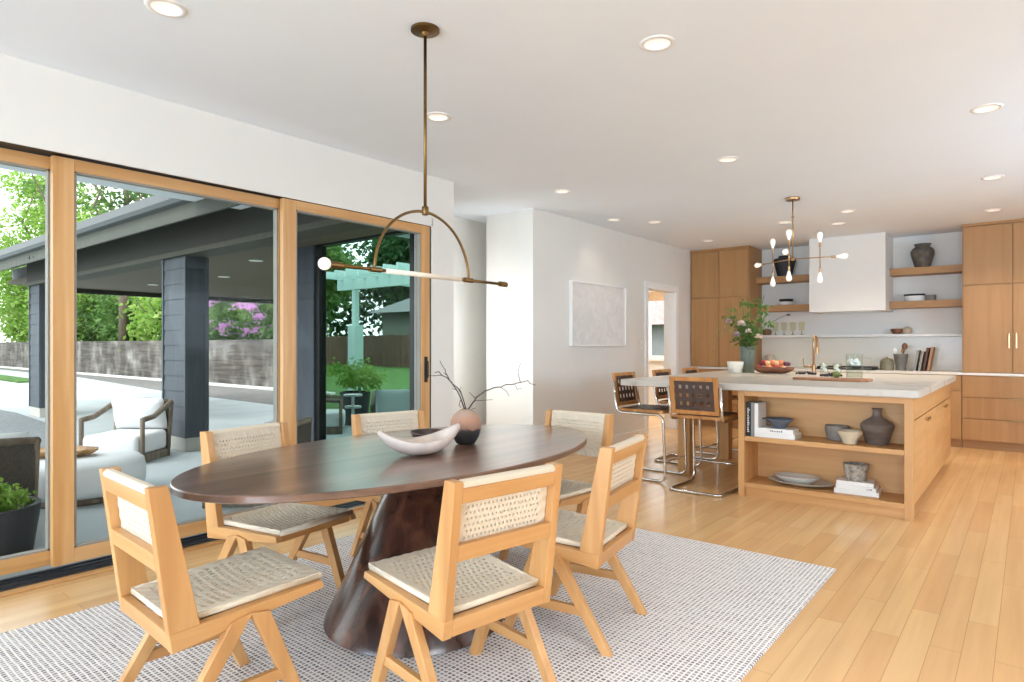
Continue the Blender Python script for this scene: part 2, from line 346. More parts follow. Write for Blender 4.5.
struct(MB().prism([(-5.6,6.9),(-10.8,6.9),(-10.8,7.02),(-5.6,7.02)],'z',G,G+.1).build('lawn_edging', M['dkteak']))
struct(MB().prism([(-11,7.4),(-11,9.75),(-70,9.75),(-70,9.2),(-30,8.9),(-19,7.7)],'z',G,G+.006).build('asphalt_lane', M['lane']))
struct(MB().box(-70,-14,9.75,9.9,G,G+.08).build('kerb', M['kerb']))
struct(MB().box(-70,-17.6,10.4,10.7,G,1.42).build('retaining_wall', M['boardwall']))
struct(MB().prism([(-70,10.7),(-17.8,10.7),(-26.8,16),(-70,16)],'z',G,1.2).build('planting_bed', M['lawn']))
# green-glazed wing wall of the house
def lap(mb, x0, x1, y0, y1, z0, z1, h=.19, e=.012):
    z = z0; R = []
    while z < z1-1e-4:
        t = min(z+h, z1)
        for q, zz in ((e, z), (.002, t)): R.append([(x0-q,y0-q,zz),(x1+q,y0-q,zz),(x1+q,y1+q,zz),(x0-q,y1+q,zz)])
        z = t
    return mb.rings(R)
struct(lap(MB(),-7.42,-7.02,4.64,4.8,G,2.62).build('wall_siding', M['siding']))
m = MB(); a,b,c,d = -7.0,-5.17,G+.04,2.56
m.box(a,a+.07,4.66,4.76,c,d); m.box(b-.07,b,4.66,4.76,c,d); m.box(a,b,4.66,4.76,c,c+.07); m.box(a,b,4.66,4.76,d-.07,d)
w1 = struct(m.build('window_1', M['black'])); MB().box(a+.07,b-.07,4.705,4.715,c+.07,d-.07).build('pane', M['green'], w1)  # see-through pane; the garden built behind it stands in for its reflection
MB().box(a-.03,b,4.64,4.66,d,d+.1).build('head_casing', M['siding'], w1)
# porch roof
struct(MB().box(-4.25,-4.222,-5.75,-.4,G,HC).box(-4.25,-4.222,-.4,3.81,2.34,HC).build('wall_exterior', M['sidingd']))
XE = -16.3
struct(MB().prism([(-4.22,3.58),(XE,3.58),(XE,9.7),(-15.9,9.7),(-7.45,4.6),(-5.18,4.6),(-5.18,3.95),(-4.22,3.95)],'z',2.5,2.57).build('porch_ceiling', M['soffit']))
m = MB(); m.box(-14.5,-4.22,3.46,3.7,2.4,2.88); m.mi = 1; m.box(-14.5,-4.22,3.43,3.73,2.34,2.4)
struct(m.build('porch_beam', [M['beam'], M['beamtrim']]))
struct(MB().box(XE-.14,XE,4.4,9.7,2.4,2.75).build('carport_beam', M['beam']))
struct(MB().prism([(3.0,2.60),(3.46,2.82),(3.46,2.86),(3.0,2.66)],'x',XE-.4,-4.22).build('porch_eave', M['soffit']))
m = MB(); m.box(XE-.4,-4.22,2.97,3.0,2.56,2.74); m.mi = 1; m.prism([(2.86,2.86),(2.87,2.77),(2.9,2.73),(2.97,2.72),(2.97,2.86)],'x',XE-.45,-4.22)
struct(m.build('porch_fascia', [M['fascia'], M['gutter']]))
m = MB(); m.prism([(-4.22,3.73),(XE-.4,3.73),(XE-.4,9.75),(-15.9,9.75),(-7.4,4.65),(-5.18,4.65),(-5.18,3.95),(-4.22,3.95)],'z',2.6,2.84); m.box(XE-.4,-4.22,2.98,3.73,2.86,2.9)
struct(m.build('porch_roof', M['roofing']))
def column(x0, x1, y0, y1, label):
    t = thing('porch_column', label, 'column', ((x0+x1)/2,(y0+y1)/2,G), 0, 'porch columns')
    w, d = (x1-x0)/2, (y1-y0)/2
    lap(MB(),-w,w,-d,d,.17,2.4).build('siding_shaft', M['siding'], t)
    MB().box(-w-.01,w+.01,-d-.01,d+.01,0,.17).build('concrete_plinth', plain('plinth_concrete','b8b6ae',.9), t, bevel=.01)
    c = MB()
    for sx in (-1,1):
        for sy in (-1,1): c.box(sx*w-.02,sx*w+.02,sy*d-.02,sy*d+.02,.17,2.4)
    c.build('corner_trim', M['siding'], t)
column(-8.63,-8.0,3.50,3.75,'slate blue lap-sided porch column behind the white armchair with wooden arms')
column(-14.45,-13.85,3.50,3.75,'farther lap-sided porch column, seen through the narrow glass panel beside the big pane')
for i,(x,y) in enumerate(((-8.88,4.89),(-11.45,5.68),(-14.1,5.5))):
    t = thing('porch_downlight', '', 'ceiling light', (x,y,2.5), 0, 'porch ceiling lights')
    t['label'] = ['recessed porch light nearest the slate column in the dark soffit','recessed porch light in the middle of the dark soffit','recessed porch light farthest out under the dark soffit'][i]
    MB().lathe([(.06,-.004),(.1,-.006),(.1,0),(.06,0)],24).build('trim_ring', M['trimwhite'], t, smooth=True, auto=40); MB().lathe([(.0,-.001),(.06,-.001),(.06,.0)],20,cap=False).build('lens', M['lens'], t)
t = thing('floodlight','small dark twin-head floodlight fixed under the porch eave','outdoor light',(-12.2,3.1,2.66)); MB().box(-.05,.05,-.02,.02,-.03,.06).build('mount', M['black'], t)
for s in (-1,1): MB().lathe([(.02,0),(.035,.03),(.05,.1),(.045,.11)],12, Matrix.Translation((s*.08,-.03,-.05)) @ Euler((1.1,0,s*.4)).to_matrix().to_4x4()).build('lamp_head', M['black'], t, smooth=True)
# ------------------------------------------------------------------ lounge armchairs
def armchair():
    t = thing('lounge_armchair','', 'armchair', (0,0,G), 0, 'patio lounge armchairs')
    MB().box(-.38,.38,-.36,.36,.0,.1).build('base', M['dkteak'], t, bevel=.01)
    def cush(x0,x1,y0,y1,z0,z1,r=.06): 
        o = MB().box(x0,x1,y0,y1,z0,z1); return o
    cush(-.36,.36,-.33,.43,.1,.36).build('seat_cushion', M['linen'], t, smooth=True, bevel=.06, seg=5)
    p = MB(); R = []
    for j in range(9):
        s = -1+2*j/8; th = .1*(1-abs(s)**3)+.012
        R.append([(x, -.255+.06*s+sy*th*(1-abs(2*i/10-1)**4*.85)*1, .57+.21*s) for sy, rng in ((-1,range(11)),(1,range(10,-1,-1))) for i in rng for x in [-.36+.72*i/10]])
    p.rings(R).build('back_pillow', M['linen'], t, smooth=True)
    for s in (-1,1):
        MB().tube([(s*.4,.36,.0),(s*.4,.36,.56)],.03,8).build('front_post', M['dkteak'], t, smooth=True)
        MB().tube(fillet([(s*.4,.36,.55),(s*.4,.1,.57),(s*.39,-.36,.72)],.2),[.035]*9,10).build('arm', M['dkteak'], t, smooth=True)
        MB().tube([(s*.37,-.3,.0),(s*.39,-.37,.73)],.028,8).build('rear_post', M['dkteak'], t, smooth=True)
    MB().tube(fillet([(-.39,-.36,.72),(0,-.42,.74),(.39,-.36,.72)],.4,8),.032,10).build('back_rail', M['dkteak'], t, smooth=True)
    b = MB(); b.prism([(-.37,.1),(.37,.1),(.38,.7),(-.38,.7)],'y',-.385,-.37); b.build('woven_back', M['dkweave'], t)
    return t
def face(dx, dy): return math.atan2(dy, dx) - PI/2
ac = armchair(); ac['label'] = 'white cushioned lounge armchair with wooden arms facing the house by the slate column'; ac.scale = (.84,.84,.88); ac.location = (-8.0,2.86,G); ac.rotation_euler.z = face(.63,-.775)
copy_tree(ac, 'dark-backed lounge armchair beside the round planter, turned away from the glass', (-5.78,1.06,G), face(-.97,.1))
copy_tree(ac, 'lounge armchair just outside the glass behind the dining table, mostly hidden', (-5.1,2.85,G), face(-.8,-.6))
copy_tree(ac, 'white lounge armchair with a square pillow set behind the green glass as its reflection', (-6.62,5.62,G), face(.75,-.66)).scale = (.72,.72,.9)
copy_tree(ac, 'white lounge armchair behind the edge of the green glass, standing in for a reflection', (-8.3,5.6,G), face(.6,.8))
t = thing('round_ottoman','big round white upholstered ottoman on the patio with a wooden tray on it','ottoman',(-6.39,1.9,G))
MB().lathe([(.44,0),(.46,.02),(.46,.05)],40).build('plinth', M['dkteak'], t)
MB().lathe([(.44,.05),(.485,.07),(.5,.12),(.5,.24),(.485,.3),(.44,.335),(.35,.35),(0,.355)],48,cap=False).build('cushion', M['linen'], t, smooth=True)
m = MB(); R = []
random.seed(4)
wob = [1+random.uniform(-.12,.12) for _ in range(28)]
for r, z in ((.12,.0),(.2,.02),(.24,.05),(.235,.06),(.2,.035),(.1,.02)): R.append([(1.25*r*wob[i]*math.cos(2*PI*i/28), .7*r*wob[i]*math.sin(2*PI*i/28), z) for i in range(28)])
m.rings(R); o = m.build('wooden_tray', mottled('live_edge_wood',['6a4426','a87a45','d6b080'],.5,9), smooth=True, loc=(-6.45,1.78,G+.3565), rot=(0,0,.9)); tag(o,'shallow live-edge wooden tray lying on the round white ottoman','tray')
# round planter in front of the near armchair
t = thing('round_planter','charcoal round planter with small green plants just outside the glass','planter',(-4.915,.96,G))
MB().lathe([(.22,0),(.24,.02),(.28,.3),(.28,.33),(.25,.33),(.24,.28),(0,.28)],36,cap=False).build('pot', M['planter'], t, smooth=True, auto=40)
MB().lathe([(0,.285),(.24,.285)],24,cap=False).build('soil', M['bark'], t)
def leafcloud(n, size, rx, ry, rz, seed, clumps=24, spread=.35, c=(0,0,0), shell=.5, droop=.3):
    rnd = random.Random(seed); m = MB(); cl = []
    for _ in range(clumps):
        d = V(rnd.gauss(0,1),rnd.gauss(0,1),rnd.gauss(0,1)).normalized(); r = shell+(1-shell)*rnd.random()
        cl.append((d.x*rx*r, d.y*ry*r, d.z*rz*r))
    sp = spread*(rx+ry+rz)/3
    vs, fs = m.v, m.f
    for i in range(n):
        q = cl[rnd.randrange(clumps)]
        p = V(q[0]+rnd.gauss(0,sp*.6)+c[0], q[1]+rnd.gauss(0,sp*.6)+c[1], q[2]+rnd.gauss(0,sp*.45)+c[2])
        a = V(rnd.uniform(-1,1),rnd.uniform(-1,1),rnd.uniform(-.6,.5)-droop).normalized(); b = a.cross(V(rnd.uniform(-1,1),rnd.uniform(-1,1),rnd.uniform(-1,1)))
        if b.length < .05: continue
        b = b.normalized()*size*.27*rnd.uniform(.7,1.2); a = a*size*rnd.uniform(.6,1.2); k = len(vs)
        up = a.cross(b).normalized()*size*.1
        vs += [tuple(p), tuple(p+a*.5+b+up), tuple(p+a), tuple(p+a*.5-b+up)]; fs += [(k,k+1,k+2),(k,k+2,k+3)]; m.fm += [0,0]
    return m
leafcloud(1300,.04,.22,.22,.1,11,26,.25,(0,0,.37)).build('plants', M['leafa'], t)
# side table and tall potted shrub, stand-ins for reflections in the green glass
t = thing('side_table','white two-tier round side table set behind the green glass as its reflection','side table',(-7.1,5.3,G))
MB().lathe([(.13,0),(.13,.015),(.02,.02),(.02,.62)],24).build('stem', M['trimwhite'], t)
MB().lathe([(0,.46),(.11,.46),(.11,.485),(0,.485)],28,cap=False).build('lower_tier', M['trimwhite'], t); MB().lathe([(0,.62),(.125,.62),(.125,.645),(0,.645)],28,cap=False).build('upper_tier', M['trimwhite'], t)
t = thing('potted_shrub','bushy potted shrub set beyond the green glass as its reflection','potted plant',(-8.65,6.5,G))
MB().lathe([(.19,0),(.25,.5),(.25,.54),(.22,.54),(.21,.48),(0,.48)],28,cap=False).build('pot', M['planter'], t, smooth=True, auto=40)
leafcloud(1500,.08,.42,.42,.26,12,30,.3,(0,0,.82)).build('foliage', M['leafa'], t)
# pergola, standing in for one reflected in the green glass
t = thing('pergola','pale teal painted garden pergola with slatted rafters set behind the green glass as its reflection','pergola',(-10.3,7.75,G))
for x,y in ((0,0),(3.2,0),(0,2.4),(3.2,2.4)):
    po = MB().box(x-.05,x+.05,y-.05,y+.05,0,2.5).build('post', M['teal'], t); MB().box(x-.11,x+.11,y-.11,y+.11,0,1.7).build('post_casing', M['teal'], po, bevel=.01)
for y in (-.03,2.43): MB().box(-.5,3.55,y-.04,y+.04,2.4,2.62).build('beam', M['teal'], t)
for k in range(11): MB().box(-.36+k*.36,-.31+k*.36,-.5,2.9,2.6,2.74).build('rafter', M['teal'], t)
# fence and shed, stand-ins for the garden mirrored in the green glass
t = thing('garden_fence','brown vertical-board garden fence at the end of the lawn','fence',(-26,24,G))
m = MB()
for k in range(136): m.box(-16+k*.2,-16+k*.2+.19,-.02,.02,.05,1.85+.02*(k%3))
m.build('board_panel', M['fence'], t); MB().box(-16,11.2,.02,.1,.3,.42).box(-16,11.2,.02,.1,1.5,1.62).build('rail', M['fence'], t)
for k in range(9): MB().box(-16+k*3.3,-15.88+k*3.3,.02,.14,0,1.95).build('post', M['fence'], t)
t = thing('garden_shed','grey garden outbuilding with a hipped shingle roof behind the fence','shed',(-30.3,28,G),.1)
lap(MB(),-3.5,6,-.0,6,0,3.5).build('wall', M['sidingd'], t); m = MB(); m.add([(-4.2,-.7,3.45),(6.6,-.7,3.45),(6.6,6.7,3.45),(-4.2,6.7,3.45),(-.2,3,5.5),(3,3,5.5)],[(0,1,5,4),(1,2,5),(2,3,4,5),(3,0,4),(3,2,1,0)]); m.build('roof', M['roofing'], t)
# neighbour's house seen through the far doorway
t = thing('neighbour_house','grey sided neighbouring house with a reddish roof seen through the doorway window','house',(-9.4,20,G))
lap(MB(),-5,3,0,6,0,2.1).build('wall', plain('neighbour_siding','8d8a8c',.8), t); m = MB(); m.prism([(-.5,2.0),(3,3.9),(6.5,2.0)],'x',-5.4,3.4); m.build('roof', mottled('reddish_roof',['9a6f6c','b88a86','c79f9a'],.9,14), t)
# ------------------------------------------------------------------ trees and shrubs
def trunkmesh(h, r, seed, nb=5, spread=1.5):
    rnd = random.Random(seed); m = MB(); 
    m.tube([(0,0,0),(rnd.uniform(-.1,.1),rnd.uniform(-.1,.1),h*.4),(rnd.uniform(-.2,.2),rnd.uniform(-.2,.2),h)],[r,r*.8,r*.5],8)
    for k in range(nb):
        a = 2*PI*k/nb+rnd.uniform(-.4,.4); z = h*rnd.uniform(.35,.9); L = spread*rnd.uniform(.6,1.1)
        m.tube([(0,0,z),(math.cos(a)*L*.5,math.sin(a)*L*.5,z+L*.5),(math.cos(a)*L,math.sin(a)*L,z+L*1.1),(math.cos(a+.4)*L*1.4,math.sin(a+.4)*L*1.4,z+L*1.8)],[r*.45,r*.35,r*.22,r*.08],6)
    return m
def tree(name, label, cat, x, y, h, crown, leaves, size, matk, seed, group, z0=G, cz=None, sparse=.5, clumps=40, spread=.3):
    t = thing(name, label, cat, (x,y,z0), 0, group); th = h*.55
    trunkmesh(th, .035*h**.7, seed, 6, crown[0]*.55).build('trunk', M['bark'], t, smooth=True)
    leafcloud(leaves, size, *crown, seed, clumps, spread, (0,0,cz if cz else h-crown[2]), sparse).build('crown', M[matk], t)
    return t
TG = 'trees beyond the glass doors'
tree('garden_tree','bright green leafy tree at the edge of the narrow glass panel','tree',-47,12.5,12.5,(5.0,3.0,4.6),15000,.3,'leafa',21,TG,cz=7.0)
tree('garden_tree','thin branched tree with sparse leaves against the white sky above the porch eave','tree',-31,10.9,13.5,(4.6,3.5,3.4),5200,.24,'leafb',22,TG,cz=8.8,clumps=70,spread=.17,z0=1.2)
tree('garden_tree','tall broad tree behind the retaining wall, nearest the narrow glass panel','tree',-40,13,12,(4.4,3,3.4),9000,.24,'leafa',23,TG,cz=3.6,z0=1.2)
tree('garden_tree','deep green tree above the pergola, behind the grey outbuilding','tree',-41,38.5,16,(7.5,4,7),11000,.75,'leafc',24,TG,cz=7.2)  # this and the next two trees stand in for the pane's reflection
tree('garden_tree','dark spreading tree over the brown fence beside the green glass frame','tree',-49,32,12,(5,5,6),7000,.65,'leafc',25,TG,cz=6)
tree('garden_tree','mid green tree standing between the lawn and the fence','tree',-30.5,20,7,(2.4,2.2,2.6),4500,.4,'leafb',27,TG,cz=5.2)
SG = 'shrubs behind the retaining wall'
sl = ['rounded light green shrub behind the concrete wall, farthest down the drive','fine leaved green shrub behind the wall, next to the farthest one','dense green bush behind the concrete wall near the far porch column','arching green shrub over the concrete wall in the middle of the big pane','feathery pale green shrub above the wall just before the slate column','leafy green shrub half hidden by the slate porch column']
for i,(x,y,h,mk) in enumerate(((-52,12.4,4.6,'leafa'),(-45,12.2,4.2,'leafa'),(-38.5,12.3,4.0,'leafb'),(-33,12.2,3.9,'leafb'),(-28.2,12.0,3.6,'leafa'),(-24.6,12.2,3.4,'leafb'))):
    tree('green_shrub', sl[i], 'shrub', x, y, h, (2.9,1.1,h*.48), 4200, .3, mk, 31+i, SG, z0=1.2-.6, cz=h*.5, clumps=50)
for i,(x,y,h) in enumerate(((-22.4,11.7,3.0),(-19.6,11.6,2.9))):
    t = tree('flowering_rhododendron', ['rhododendron with pink blossoms beside the slate column, above the concrete wall','pink flowering rhododendron at the house end of the concrete wall'][i], 'shrub', x, y, h, (1.5,.9,1.2), 3000, .2, 'leafb', 51+i, 'pink rhododendrons', z0=.7, cz=h*.52, clumps=40)
    leafcloud(2400,.13,1.5,.9,.95,61+i,34,.13,(0,-.3,h*.58),.6).build('blossoms', M['pink'], t)
# ================================================================== dining area
tag(MB().box(-3.43,-.83,-.9,3.86,.0005,.012).build('area_rug', M['rug'], bevel=.004), 'pale grey and cream flatwoven rug with dark flecks under the dining table', 'rug')
RZ = .012
# --- table
t = thing('dining_table','dark walnut oval dining table on a conical pedestal','table',(-2.275,2.09,RZ))
A_, B_ = 1.12, .62; m = MB(); R = []
for s, z in ((-.07,.698),(-.05,.70),(-.010,.708),(0,.713),(0,.733),(-.004,.738)):
    R.append([((B_+s)*math.cos(2*PI*i/96), (A_+s)*math.sin(2*PI*i/96), z) for i in range(96)])
m.rings(R).build('tabletop', M['walnut'], t, smooth=True, auto=35)
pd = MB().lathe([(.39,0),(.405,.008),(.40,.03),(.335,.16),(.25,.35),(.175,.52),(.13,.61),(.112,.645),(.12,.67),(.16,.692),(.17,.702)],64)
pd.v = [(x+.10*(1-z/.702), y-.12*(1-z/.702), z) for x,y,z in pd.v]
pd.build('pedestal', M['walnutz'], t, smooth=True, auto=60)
# --- woven cane chair
def weave(nx, ny, w0, w1, h, hole=.52, amp=.0016):
    """flat woven panel in x/y with slots; width w0 at y=0 to w1 at y=h"""
    m = MB(); mar = .034
    def P(u, v):  # 0..1
        w = w0+(w1-w0)*v; return ((u-.5)*w, v*h)
    us = [0, mar/w0]+[mar/w0+(1-2*mar/w0)*(i+1)/nx for i in range(nx)]+[1]; vs_ = [0, mar/h]+[mar/h+(1-2*mar/h)*(j+1)/ny for j in range(ny)]+[1]
    idx = {}
    for j, v in enumerate(vs_):
        for i, u in enumerate(us):
            x, y = P(u, v); idx[i,j] = len(m.v); m.v.append((x,y,amp*(1 if (i+j)%2 else -1)))
    for j in range(len(vs_)-1):
        for i in range(len(us)-1):
            q = [idx[i,j],idx[i+1,j],idx[i+1,j+1],idx[i,j+1]]
            if i == 0 or j == 0 or i == len(us)-2 or j == len(vs_)-2: m.f.append(tuple(q)); m.fm.append(0); continue
            u0,u1,v0,v1 = us[i],us[i+1],vs_[j],vs_[j+1]; off = .2*(1 if j%2 else -1)
            a, b = .5-hole*.38+off, .5+hole*.38+off; c, d = .5-hole*.43, .5+hole*.43
            k = len(m.v)
            for uu, vv in ((a,c),(b,c),(b,d),(a,d)):
                x, y = P(u0+(u1-u0)*uu, v0+(v1-v0)*vv); m.v.append((x,y,0))
            for n in range(4): m.f.append((q[n],q[(n+1)%4],k+(n+1)%4,k+n)); m.fm.append(0)
    return m
def cane_mat(name, c1, c2, ax):
    m, nt, b = newmat(name); b.inputs['Roughness'].default_value = .75
    wv = N(nt,'ShaderNodeTexWave'); wv.bands_direction = ax; wv.inputs['Scale'].default_value = 55; wv.inputs['Distortion'].default_value = 1.5; wv.inputs['Detail'].default_value = 1
    nt.links.new(coords(nt), wv.inputs['Vector']); nt.links.new(ramp(nt, wv.outputs['Fac'], [(.1,c1),(.6,c2)]), b.inputs['Base Color']); bump(nt, b, wv.outputs['Fac'], .5, .002); return m
M['cane'] = cane_mat('cream_cord', 'd8c9b0', 'e2d5c0', 'X')
M['cord'] = plain('brown_cord_underside','7d6346',.9,var=.2,scale=60)
def dining_chair():
    t = thing('dining_chair','','chair',(0,0,RZ),0,'woven dining chairs around the oval table')
    W = .23
    f = MB()
    for s in (-1,1):
        f.prism([(-.236,.334),(-.244,.394),(.255,.418),(.264,.392)],'x',s*W-s*.034,s*W)
    fr = f.build('side_rail', M['teaky'], t, bevel=.003)   # both side rails are split below
    bpy.data.objects.remove(fr)
    for s in (-1,1):
        MB().prism([(-.236,.334),(-.244,.394),(.255,.418),(.264,.392)],'x',s*(W-.034),s*W).build('side_rail', M['teaky'], t, bevel=.003)
        MB().prism([(-.2445,.393),(-.155,.398),(-.245,.828),(-.300,.828)],'x',s*(W-.034),s*W).build('back_post', M['teakz'], t, bevel=.003)
        x0, x1 = s*(W-.022), s*(W+.012)
        MB().prism([(-.005,.388),(.06,.377),(.208,0),(.166,0)],'x',x0,x1).build('front_leg', M['teakz'], t, bevel=.003)
        MB().prism([(.004,.388),(-.068,.372),(-.298,0),(-.256,0)],'x',x0+s*.001,x1-s*.001).build('rear_leg', M['teakz'], t, bevel=.003)
        MB().prism([(-.185,.135),(-.165,.172),(.128,.172),(.145,.135)],'x',s*(W-.016),s*(W+.006)).build('leg_stretcher', M['teaky'], t, bevel=.002)
    i = W-.034
    MB().prism([(-.235,.336),(-.243,.393),(-.213,.393),(-.205,.336)],'x',-i,i).build('rear_rail', M['teakx'], t, bevel=.003)
    MB().box(-i,i,.222,.252,.385,.414).build('front_rail', M['teakx'], t, bevel=.003)
    def yb(z): return -.2445-(z-.393)*.0555/.435   # rear face of the leaning back
    for nm, a, b in (('lower_back_rail',.575,.628),('top_back_rail',.758,.806)):
        MB().prism([(yb(a),a),(yb(b),b),(yb(b)+.03,b),(yb(a)+.03,a)],'x',-i,i).build(nm, M['teakx'], t, bevel=.003)
    # woven seat: slightly dished panel with rolled cord edges
    sp = weave(15, 15, .385, .42, .475, .66, .0012); z0, z1 = .404, .428
    sp.v = [(x, y-.215, z0+(z1-z0)*(y/.475)+z+.009-.016*max(0,(1-(x/.19)**2))*max(0,(1-((y-.22)/.22)**2))) for x,y,z in sp.v]
    so = sp.build('woven_seat', M['cane'], t); md = so.modifiers.new('thick','SOLIDIFY'); md.thickness = .009; md.offset = 0
    for s in (-1,1): sp2 = MB().tube([(s*.184,-.205,.407),(s*.202,.25,.429)],.012,10); sp2.build('edge_cord', M['cane'], so, smooth=True)
    MB().tube([(-.205,.258,.427),(.205,.258,.427)],.013,10).build('edge_cord', M['cane'], so, smooth=True)
    MB().tube([(-.185,-.208,.406),(.185,-.208,.406)],.011,10).build('edge_cord', M['cane'], so, smooth=True)
    ub = MB().prism([(-.2,.386),(-.2,.39),(.225,.409),(.225,.405)],'x',-.196,.196); ub.build('under_weave', M['cord'], so)
    bp = weave(19, 9, .385, .385, .245); tl = math.atan(.0555/.435)
    bp.v = [(x, yb(.575+y*math.cos(tl))+.036+z, .575+y*math.cos(tl)) for x,y,z in bp.v]
    bo = bp.build('woven_back', M['cane'], t); md = bo.modifiers.new('thick','SOLIDIFY'); md.thickness = .01; md.offset = 0
    MB().prism([(yb(.8)+.0,.806),(yb(.81)+.0,.820),(yb(.82)+.012,.829),(yb(.82)+.028,.829),(yb(.81)+.042,.818),(yb(.8)+.041,.8),(yb(.8)+.031,.8),(yb(.8)+.03,.806)],'x',-i+.001,i-.001).build('rolled_top', M['cane'], bo, bevel=.003)
    return t
dc = dining_chair(); dc['label'] = 'woven dining chair at the table end nearest the sliding doors, seen from behind'
dc.location = (-2.154,1.055,RZ); dc.rotation_euler.z = math.radians(87-90)
for lab, x, y, a in (
    ('woven dining chair with its cream cane back towards the viewer, in front of the pedestal',-1.58,1.63,170.4),
    ('woven dining chair on the room side of the table, second one towards the kitchen',-1.618,2.38,189.9),
    ('woven dining chair on the window side, pulled up before the big glass pane',-2.778,1.659,7.1),
    ('woven dining chair on the window side before the green glass, behind the pale bowl',-2.761,2.46,-13.),
    ('woven dining chair at the far table end, facing out from the picture wall',-2.138,3.0,270.2)):
    copy_tree(dc, lab, (x,y,RZ), math.radians(a-90))
# --- things on the table
TZ = RZ+.738
m = MB(); n = 28
def boat(sc, dz):
    R = []
    for k in range(n+1):
        s = -1+2*k/n; w = .088*sc*max(0,1-abs(s)**2.1)**.8+.003; rim = .060+.062*abs(s)**2-.008*(s<0)*abs(s); low = .108*abs(s)**2.5
        R.append([(s*.2*(sc*.5+.5), w*math.cos(PI+PI*i/12)*1.0, dz+low+(rim-low)*(1-math.sin(PI*i/12)**.9)) for i in range(13)])
    return R
o_, i_ = boat(1,0), boat(.93,.009)
R = [a+b[::-1] for a,b in zip(o_, i_)]
m.rings(R); o = m.build('long_bowl', plain('pale_driftwood','d3c5bb',.7,var=.12,scale=14,bmp=.15), smooth=True, loc=(-2.15,1.975,TZ+.001), rot=(0,0,math.atan2(.346,.127)))
tag(o,'long pale boat-shaped bowl with upswept ends on the walnut table','bowl')
o = MB().lathe([(.03,0),(.06,.012),(.09,.05),(.095,.062),(.088,.06),(.055,.018),(0,.012)],28,cap=False).lathe([(0,.0),(.03,0)],28,cap=False).build('dark_bowl', plain('dark_burl','3a2a25',.4,var=.3,scale=25), smooth=True, loc=(-2.365,2.23,TZ+.001)); tag(o,'small dark brown bowl on the table behind the long pale bowl','bowl')
m_, nt, b = newmat('two_tone_clay'); b.inputs['Roughness'].default_value = .75
sx = N(nt,'ShaderNodeSeparateXYZ'); tc = N(nt,'ShaderNodeTexCoord'); no = N(nt,'ShaderNodeTexNoise'); no.inputs['Scale'].default_value = 22; no.inputs['Detail'].default_value = 5
nt.links.new(tc.outputs['Object'], sx.inputs[0]); nt.links.new(tc.outputs['Object'], no.inputs['Vector'])
ma = N(nt,'ShaderNodeMath', operation='MULTIPLY_ADD'); ma.inputs[1].default_value = .05; nt.links.new(no.outputs['Fac'], ma.inputs[0]); nt.links.new(sx.outputs['Z'], ma.inputs[2])
mr = N(nt,'ShaderNodeMapRange'); mr.inputs['From Min'].default_value = .07; mr.inputs['From Max'].default_value = .2; nt.links.new(ma.outputs[0], mr.inputs['Value'])
nt.links.new(ramp(nt, mr.outputs[0], [(.0,'2d2b2d'),(.18,'3b383a'),(.27,'9c7b6a'),(.6,'b3866f'),(.95,'a8917f')]), b.inputs['Base Color']); bump(nt, b, no.outputs['Fac'], .3, .003)
t = thing('clay_vase','round clay vase with a charred dark base holding bare twigs','vase',(-2.215,2.345,TZ+.001))
MB().lathe([(.038,0),(.048,.004),(.068,.04),(.079,.085),(.077,.115),(.06,.15),(.032,.17),(.017,.176),(.014,.168),(.013,.12)],36).build('body', m_, t, smooth=True)
def branch(name, strokes, label):
    mb = MB(); rnd = random.Random(hash(label) % 97 if False else len(label))
    ex, ez = V(.775,.632,0), V(0,0,1); ed = V(-.632,.775,0)
    for r0, r1, dpt, pts in strokes:
        P = [ex*((x-383)*.00065)+ez*((382-y)*.00065+.16)+ed*(dpt*i/len(pts)) for i,(x,y) in enumerate(pts)]
        Q = [P[0]]
        for a, b_ in zip(P, P[1:]): Q += [(a+b_)/2+V(rnd.uniform(-.002,.002),rnd.uniform(-.002,.002),rnd.uniform(-.002,.002)), b_]
        mb.tube(Q, [1.35*(r0+(r1-r0)*i/(len(Q)-1)) for i in range(len(Q))], 6)
        for k in range(2, len(Q)-1, 2):
            mb.ball(Q[k]+V(0,0,.002), r1*1.9, 6, 4)
    o = mb.build(name, M['twig'], smooth=True, loc=(-2.215,2.345,TZ)); tag(o, label, 'twig', 'bare twigs in the clay vase')
branch('bare_twig', [(.003,.0015,.03,[(383,440),(378,375),(345,280),(310,210),(270,150),(235,115),(190,95),(170,70),(135,78)]),(.0015,.001,.0,[(190,95),(140,100),(92,96)]),(.0015,.001,0,[(345,280),(330,330),(345,350)]),(.0012,.0008,0,[(310,210),(275,195)])], 'bare twig in the clay vase arching towards the sliding door handle')
branch('bare_twig', [(.0028,.001,-.03,[(386,440),(388,370),(352,245),(320,190),(272,150),(245,100),(225,50),(195,5),(186,-20)]),(.0012,.0008,0,[(352,245),(335,205),(348,185)]),(.0012,.0008,0,[(245,100),(210,75)])], 'bare twig in the clay vase rising to the highest tip')
branch('bare_twig', [(.0032,.001,.06,[(388,440),(395,370),(430,320),(465,270),(530,220),(600,195),(660,190),(700,170),(760,168),(810,155),(870,140),(885,165),(930,177)]),(.0015,.0008,0,[(810,155),(790,70),(812,0)]),(.0013,.0008,0,[(660,190),(700,220),(722,258)]),(.0015,.001,0,[(465,270),(445,265),(410,228)]),(.0015,.0008,0,[(450,296),(510,290),(592,285)]),(.0013,.0008,0,[(408,375),(440,355),(465,350)]),(.001,.0007,0,[(770,170),(785,205),(820,196)])], 'long bare twig in the clay vase reaching out towards the white wall')
